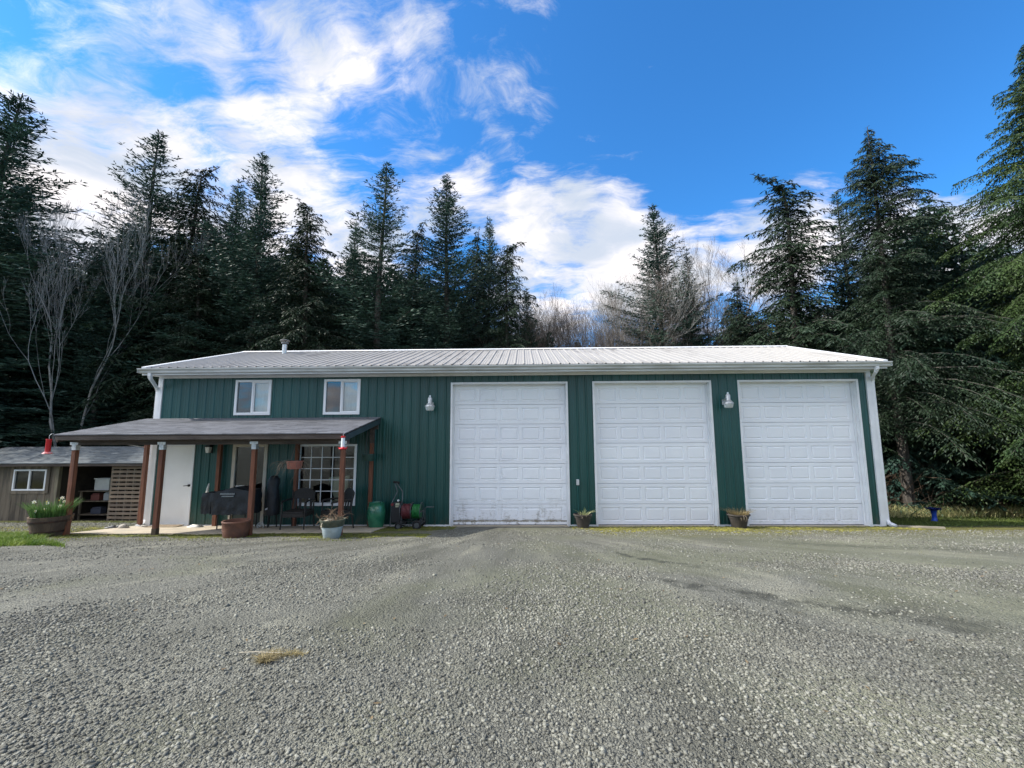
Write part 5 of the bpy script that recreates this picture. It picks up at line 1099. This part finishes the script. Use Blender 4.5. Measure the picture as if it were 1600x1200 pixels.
TREES = [
 ('firA', -26.8, 9.0, 20.7, 'fir_tree', 'tall dark conifer at the left edge of the photo, beside the bare alder', .3, 1.7),
 ('firB', -22.4, 13.0, 21.3, 'fir_tree', 'tallest dark fir just right of the bare alder', 2.0, 1.1),
 ('hemA', -20.6, 14.0, 20.5, 'hemlock_tree', 'drooping-tipped conifer close right of the tallest left fir', 1.0, 1.0),
 ('firC', -19.3, 16.0, 19.8, 'fir_tree', 'slender pale-tipped conifer third right of the bare alder', 1.7, .8),
 ('firA', -15.76, 13.0, 19.6, 'fir_tree', 'pointed fir above the upper left window of the building', 4.0, .95),
 ('hemA', -12.1, 12.0, 16.4, 'hemlock_tree', 'hemlock with drooping twigs above the right upper window', 2.9, .95),
 ('firC', -10.6, 15.0, 16.0, 'fir_tree', 'short fir in the dip left of the tall ragged fir', .6, .85),
 ('firB', -8.3, 13.0, 18.8, 'fir_tree', 'tall ragged fir above the bare green wall left of the garage doors', .2, 1.05),
 ('hemB', -7.1, 16.5, 16.9, 'hemlock_tree', 'thin droopy conifer between the two tall firs in the middle', 2.2, .8),
 ('firA', -4.58, 14.0, 18.7, 'fir_tree', 'neatly pointed tall fir above the left garage door', 1.3, .92),
 ('hemA', -3.1, 16.5, 16.3, 'hemlock_tree', 'first of the three narrow conifers right of the pointed fir', 5.1, .8),
 ('firC', -2.3, 17.5, 17.6, 'fir_tree', 'middle one of the three narrow conifers right of the pointed fir', 3.6, .7),
 ('hemB', -.85, 13.0, 14.2, 'hemlock_tree', 'narrow conifer with hooked tip at the right end of the tall row', 3.4, .8),
 ('firC', .3, 17.0, 12.2, 'fir_tree', 'low conifer at the left side of the gap in the trees', 1.1, .75),
 ('firA', 8.76, 16.0, 17.5, 'fir_tree', 'lone symmetrical fir standing in the gap above the middle garage door', 2.4, .98),
 ('firC', 10.9, 16.5, 14.6, 'fir_tree', 'shorter fir just right of the lone symmetrical fir', .9, .8),
 ('hemB', 14.1, 11.0, 16.6, 'hemlock_tree', 'hemlock with bent-over leader left of the big right-hand hemlock', .15, 1.35),
 ('firB', 17.7, 12.0, 15.8, 'fir_tree', 'fir top showing between the two big right-hand hemlocks', 2.7, .95),
 ('hemC', 15.95, 7.6, 16.3, 'hemlock_tree', 'big dark hemlock with spreading right-hand limbs beside the building', .2, 1.0),
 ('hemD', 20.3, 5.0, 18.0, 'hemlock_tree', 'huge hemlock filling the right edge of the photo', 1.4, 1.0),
 ('hemA', -25.4, 14.5, 16.6, 'hemlock_tree', 'conifer directly behind the bare alder', 1.9, 1.1),
 ('firC', -31.5, 14.0, 18.3, 'fir_tree', 'dark fir behind the leftmost conifer', .4, 1.2),
 ('hemA', 11.9, 12.5, 11.0, 'hemlock_tree', 'lower hemlock in front of the bent-leader hemlock', 4.4, 1.2),
 ('hemC', 21.6, 11.5, 14.0, 'hemlock_tree', 'conifer filling the space behind the big right-hand hemlocks', 2.2, 1.0),
 ('hemA', -17.8, 11.5, 13.0, 'hemlock_tree', 'lower hemlock behind the left gable end of the building', 3.9, 1.3),
 ('firC', -22.0, 10.5, 11.0, 'fir_tree', 'young fir behind the shed roof', 5.0, 1.3),
 ('hemC', 22.6, 8.8, 10.6, 'hemlock_tree', 'low spreading hemlock behind the blue birdbath', 3.0, .9),
]
for (k, x, y, top, nm, lb, rot, wd) in TREES: plant(k, x, y, top, nm, lb, rot, wide=wd*(1.22 if x < 9 and wd < 1.3 else 1.0))
# dense woods behind, one mass
R = np.random.RandomState(55); VV = []; src = []
for s_ in (201, 202):
    V_, F_, _w = conifer(s_, 16, 3.2, 'f' if s_ == 201 else 'h', bl=.42, bw=.12, spacing=.5, dens=.6, slope=.6, prune=.05); src.append(V_)
def topz(x, y):      # how high the far woods stand, by place
    return 18.6 if x < -14 else 16.0 if x < -2.5 else 12.0 if x < .5 else 10.3 if x < 12.5 else 12.5
for row, y0 in enumerate((18, 21, 25, 30, 36)):
    x = -62 + row*1.3
    while x < 62:
        h = topz(x*20/y0, y0)*(1+.055*(y0-19)/1.5*.5)*R.uniform(.82, 1.05); V_ = src[R.randint(2)]; s = h/16; a = R.uniform(0, 6.28); yy = y0+R.uniform(-1.3, 1.3); wd = R.uniform(.9, 1.3)
        c_, s2 = math.cos(a), math.sin(a)
        VV.append(np.stack([(V_[:, 0]*c_-V_[:, 1]*s2)*s*wd+x, (V_[:, 0]*s2+V_[:, 1]*c_)*s*wd+yy, V_[:, 2]*s-1.2], -1)); x += R.uniform(2.0, 3.0)
for (x, y, h) in [(-34, 9, 14), (-37, 5, 15), (-30, 10, 12), (-41, 12, 17), (27, 10, 15), (30, 5, 16), (26, 13, 14), (32, 12, 15), (25, 9.5, 10), (-28, 11.5, 9), (-33, 8, 9), (28, 7, 12), (-15.5, 12, 8), (-9, 12.5, 8), (-12.6, 13.5, 9), (-6, 13, 8), (-2.5, 13, 8), (18, 12.5, 12), (13, 12.5, 9), (19, 11, 9), (22, 13, 14), (24, 10, 13), (16, 14, 12), (20.5, 14, 14), (27, 8, 14), (17.5, 10, 7.5), (18.5, 10.5, 10.5), (18.9, 9.6, 14.0), (20.8, 10.4, 15.5), (17.4, 8.9, 11.0), (20, 12.5, 13.5), (22.5, 11, 12), (24.5, 9, 11), (16.5, 12.5, 9.5), (-24, 12, 14), (-21, 12, 13), (-28, 13, 15), (-30, 9, 14), (-18.5, 14.5, 14), (-26, 8, 7)]:
    V_ = src[R.randint(2)]; s = h/16; a = R.uniform(0, 6.28); c_, s2 = math.cos(a), math.sin(a)
    VV.append(np.stack([(V_[:, 0]*c_-V_[:, 1]*s2)*s*1.2+x, (V_[:, 0]*s2+V_[:, 1]*c_)*s*1.2+y, V_[:, 2]*s-1.0], -1))
VV = np.concatenate(VV); o = npmesh('background_woods', VV, np.arange(len(VV)).reshape(-1, 4), FIR); tag(o, 'dense evergreen woods behind the front row of trees', kind='stuff')

# leafless trees
def bare(name, x, y, top, seed, label, m_, spread=.5, stems=3, group='leafless trees behind the building', r0=.11, wid=1.0, md=5, fork=1.0):
    R = random.Random(seed); z0_ = G(x, y)-.1; H = top-z0_; T_ = thing(name, (x, y, z0_), label, 'tree', group); tr = MB(); cr = MB()
    def grow(p, d, L, r, dep, mb):
        pts = [p]; rs = [r]; n_ = 5 if dep < 2 else 4
        for s in range(n_):
            d = (d+Vector((R.uniform(-.17, .17), R.uniform(-.17, .17), .07+.02*dep))).normalized(); p = p+d*L/n_; pts.append(p); rs.append(max(r*(1-.42*(s+1)/n_), .004))
            if dep < md and s > 0:
                for _ in range(1 if (dep < 1 or R.random() > .35*fork) else 2):
                    if R.random() > .72+.2*fork: continue
                    a = R.uniform(0, 6.28); e = d.orthogonal().normalized(); e = Matrix.Rotation(a, 3, d) @ e; nd = (d*(1.0 if dep < 2 else .85)+e*R.uniform(.45, .85)*wid).normalized()
                    grow(p, nd, L*R.uniform(.46, .68), max(rs[-1]*.55, .005), dep+1, cr)
        mb.tube(pts, rs, 6 if dep < 1 else 3, cap=False)
        if dep < md: grow(p, d, L*.55, rs[-1], dep+1, cr)
    for k in range(stems):
        a = k*2.1+seed; d = Vector((math.cos(a)*spread*.5, math.sin(a)*spread*.35, 1)).normalized()
        grow(Vector((x+.15*math.cos(a), y+.15*math.sin(a), z0_)), d, H*R.uniform(.44, .52), r0*R.uniform(.7, 1), 0, tr)
    zmx = max(v[2] for v in cr.v); f = (top-z0_)/(zmx-z0_)
    for mb in (tr, cr): mb.v = [(v[0], v[1], z0_+(v[2]-z0_)*f) for v in mb.v]
    tr.build('trunk', m_, T_); cr.build('branches', m_, T_); return T_
ALD = mat('alder_bark', (.34, .335, .32), (.20, .195, .18), 3, .85)
TWG = mat('brown_twigs', (.17, .145, .125), (.10, .088, .078), 1.5, .9)
bare('alder_tree', -21.9, 8.9, 15.4, 31, 'bare pale alder with fanning branches behind the shed at the left', ALD, .09, 2, r0=.085, wid=.42, md=5, fork=.35)
bare('birch_tree', 14.0, 16.0, 15.9, 32, 'tall leafless tree between the shorter fir and the bent-leader hemlock', TWG, .5, 4, r0=.10, md=5, fork=.7)
for k, (x, y, tp, lb, m_) in enumerate([(2.0, 17.5, 13.0, 'leftmost leafless tree in the gap above the left garage door', TWG), (3.7, 19.5, 12.8, 'second leafless tree from the left in the gap', TWG), (5.0, 17.5, 12.3, 'brown twiggy tree in the middle of the gap', TWG), (6.5, 18, 14.0, 'taller leafless tree just left of the lone symmetrical fir', ALD), (12.9, 17, 12.5, 'leafless tree behind the shorter fir right of the gap', TWG), (9.9, 15.0, 8.4, 'low leafless tree at the foot of the lone symmetrical fir', ALD)]):
    bare('leafless_tree', x, y, tp, 60+k, lb, m_, .6, 4, r0=.075, md=5, fork=.8)

# small leaf and twig litter on the yard
R = np.random.RandomState(91); k = 420; x = R.uniform(-9, 11, k); y = R.uniform(-8.8, -.8, k); a = R.uniform(0, 6.28, k); L = R.uniform(.010, .028, k); wd = L*R.uniform(.15, .55, k); z = gza(x, y)+.010
dx, dy = np.cos(a)*L, np.sin(a)*L; ex, ey = -np.sin(a)*wd, np.cos(a)*wd
Vl = np.stack([np.stack([x-dx, y-dy, z], -1), np.stack([x+ex, y+ey, z+.004], -1), np.stack([x+dx, y+dy, z+R.uniform(0, .012, k)], -1), np.stack([x-ex, y-ey, z+.002], -1)], 1).reshape(-1, 3)
o = npmesh('leaf_litter', Vl, np.arange(len(Vl)).reshape(-1, 4), leafmat('dead_leaf', (.30, .22, .12), (.16, .11, .06))); tag(o, 'dead leaves and twig bits scattered on the gravel', kind='stuff')
v_, f_ = blades(2600, 93, lambda x, y, r: r < np.clip(np.sin(x*3.1+y)*np.sin(y*2.7-x)-.45, 0, 1)*1.6, (-8, 11), (-5.5, -1.0), .04, .006, 1.2)
o = npmesh('weeds', v_, f_, leafmat('weed', (.14, .18, .05), (.22, .22, .08))); tag(o, 'small weeds sprouting through the gravel', kind='stuff')

# twiggy leafless woods far behind the gap, one grey-brown mass
tmp = []
R2 = random.Random(12)
for k in range(11):
    x = .3+k*1.35+R2.uniform(-.5, .5); y = R2.uniform(20.5, 26); e = bare('leafless_woods', x, y, R2.uniform(11.0, 14.5)*(y+11)/33, 300+k, None, TWG, .7, 3, group=None, r0=.06, md=4, fork=1.1); tmp.append(e)
vs, fs, o_ = [], [], 0
for e in tmp:
    for c_ in list(e.children):
        me = c_.data; a_ = np.empty(len(me.vertices)*3, np.float32); me.vertices.foreach_get('co', a_); a_ = a_.reshape(-1, 3)+np.array(e.location, np.float32)
        l = np.empty(len(me.loops), np.int32); me.loops.foreach_get('vertex_index', l); vs.append(a_); fs.append(l.reshape(-1, 4)+o_); o_ += len(a_)
        bpy.data.objects.remove(c_); bpy.data.meshes.remove(me)
    bpy.data.objects.remove(e)
o = npmesh('leafless_woods', np.concatenate(vs), np.concatenate(fs), TWG); tag(o, 'distant grey-brown leafless woods in the gap between the evergreens', kind='stuff')
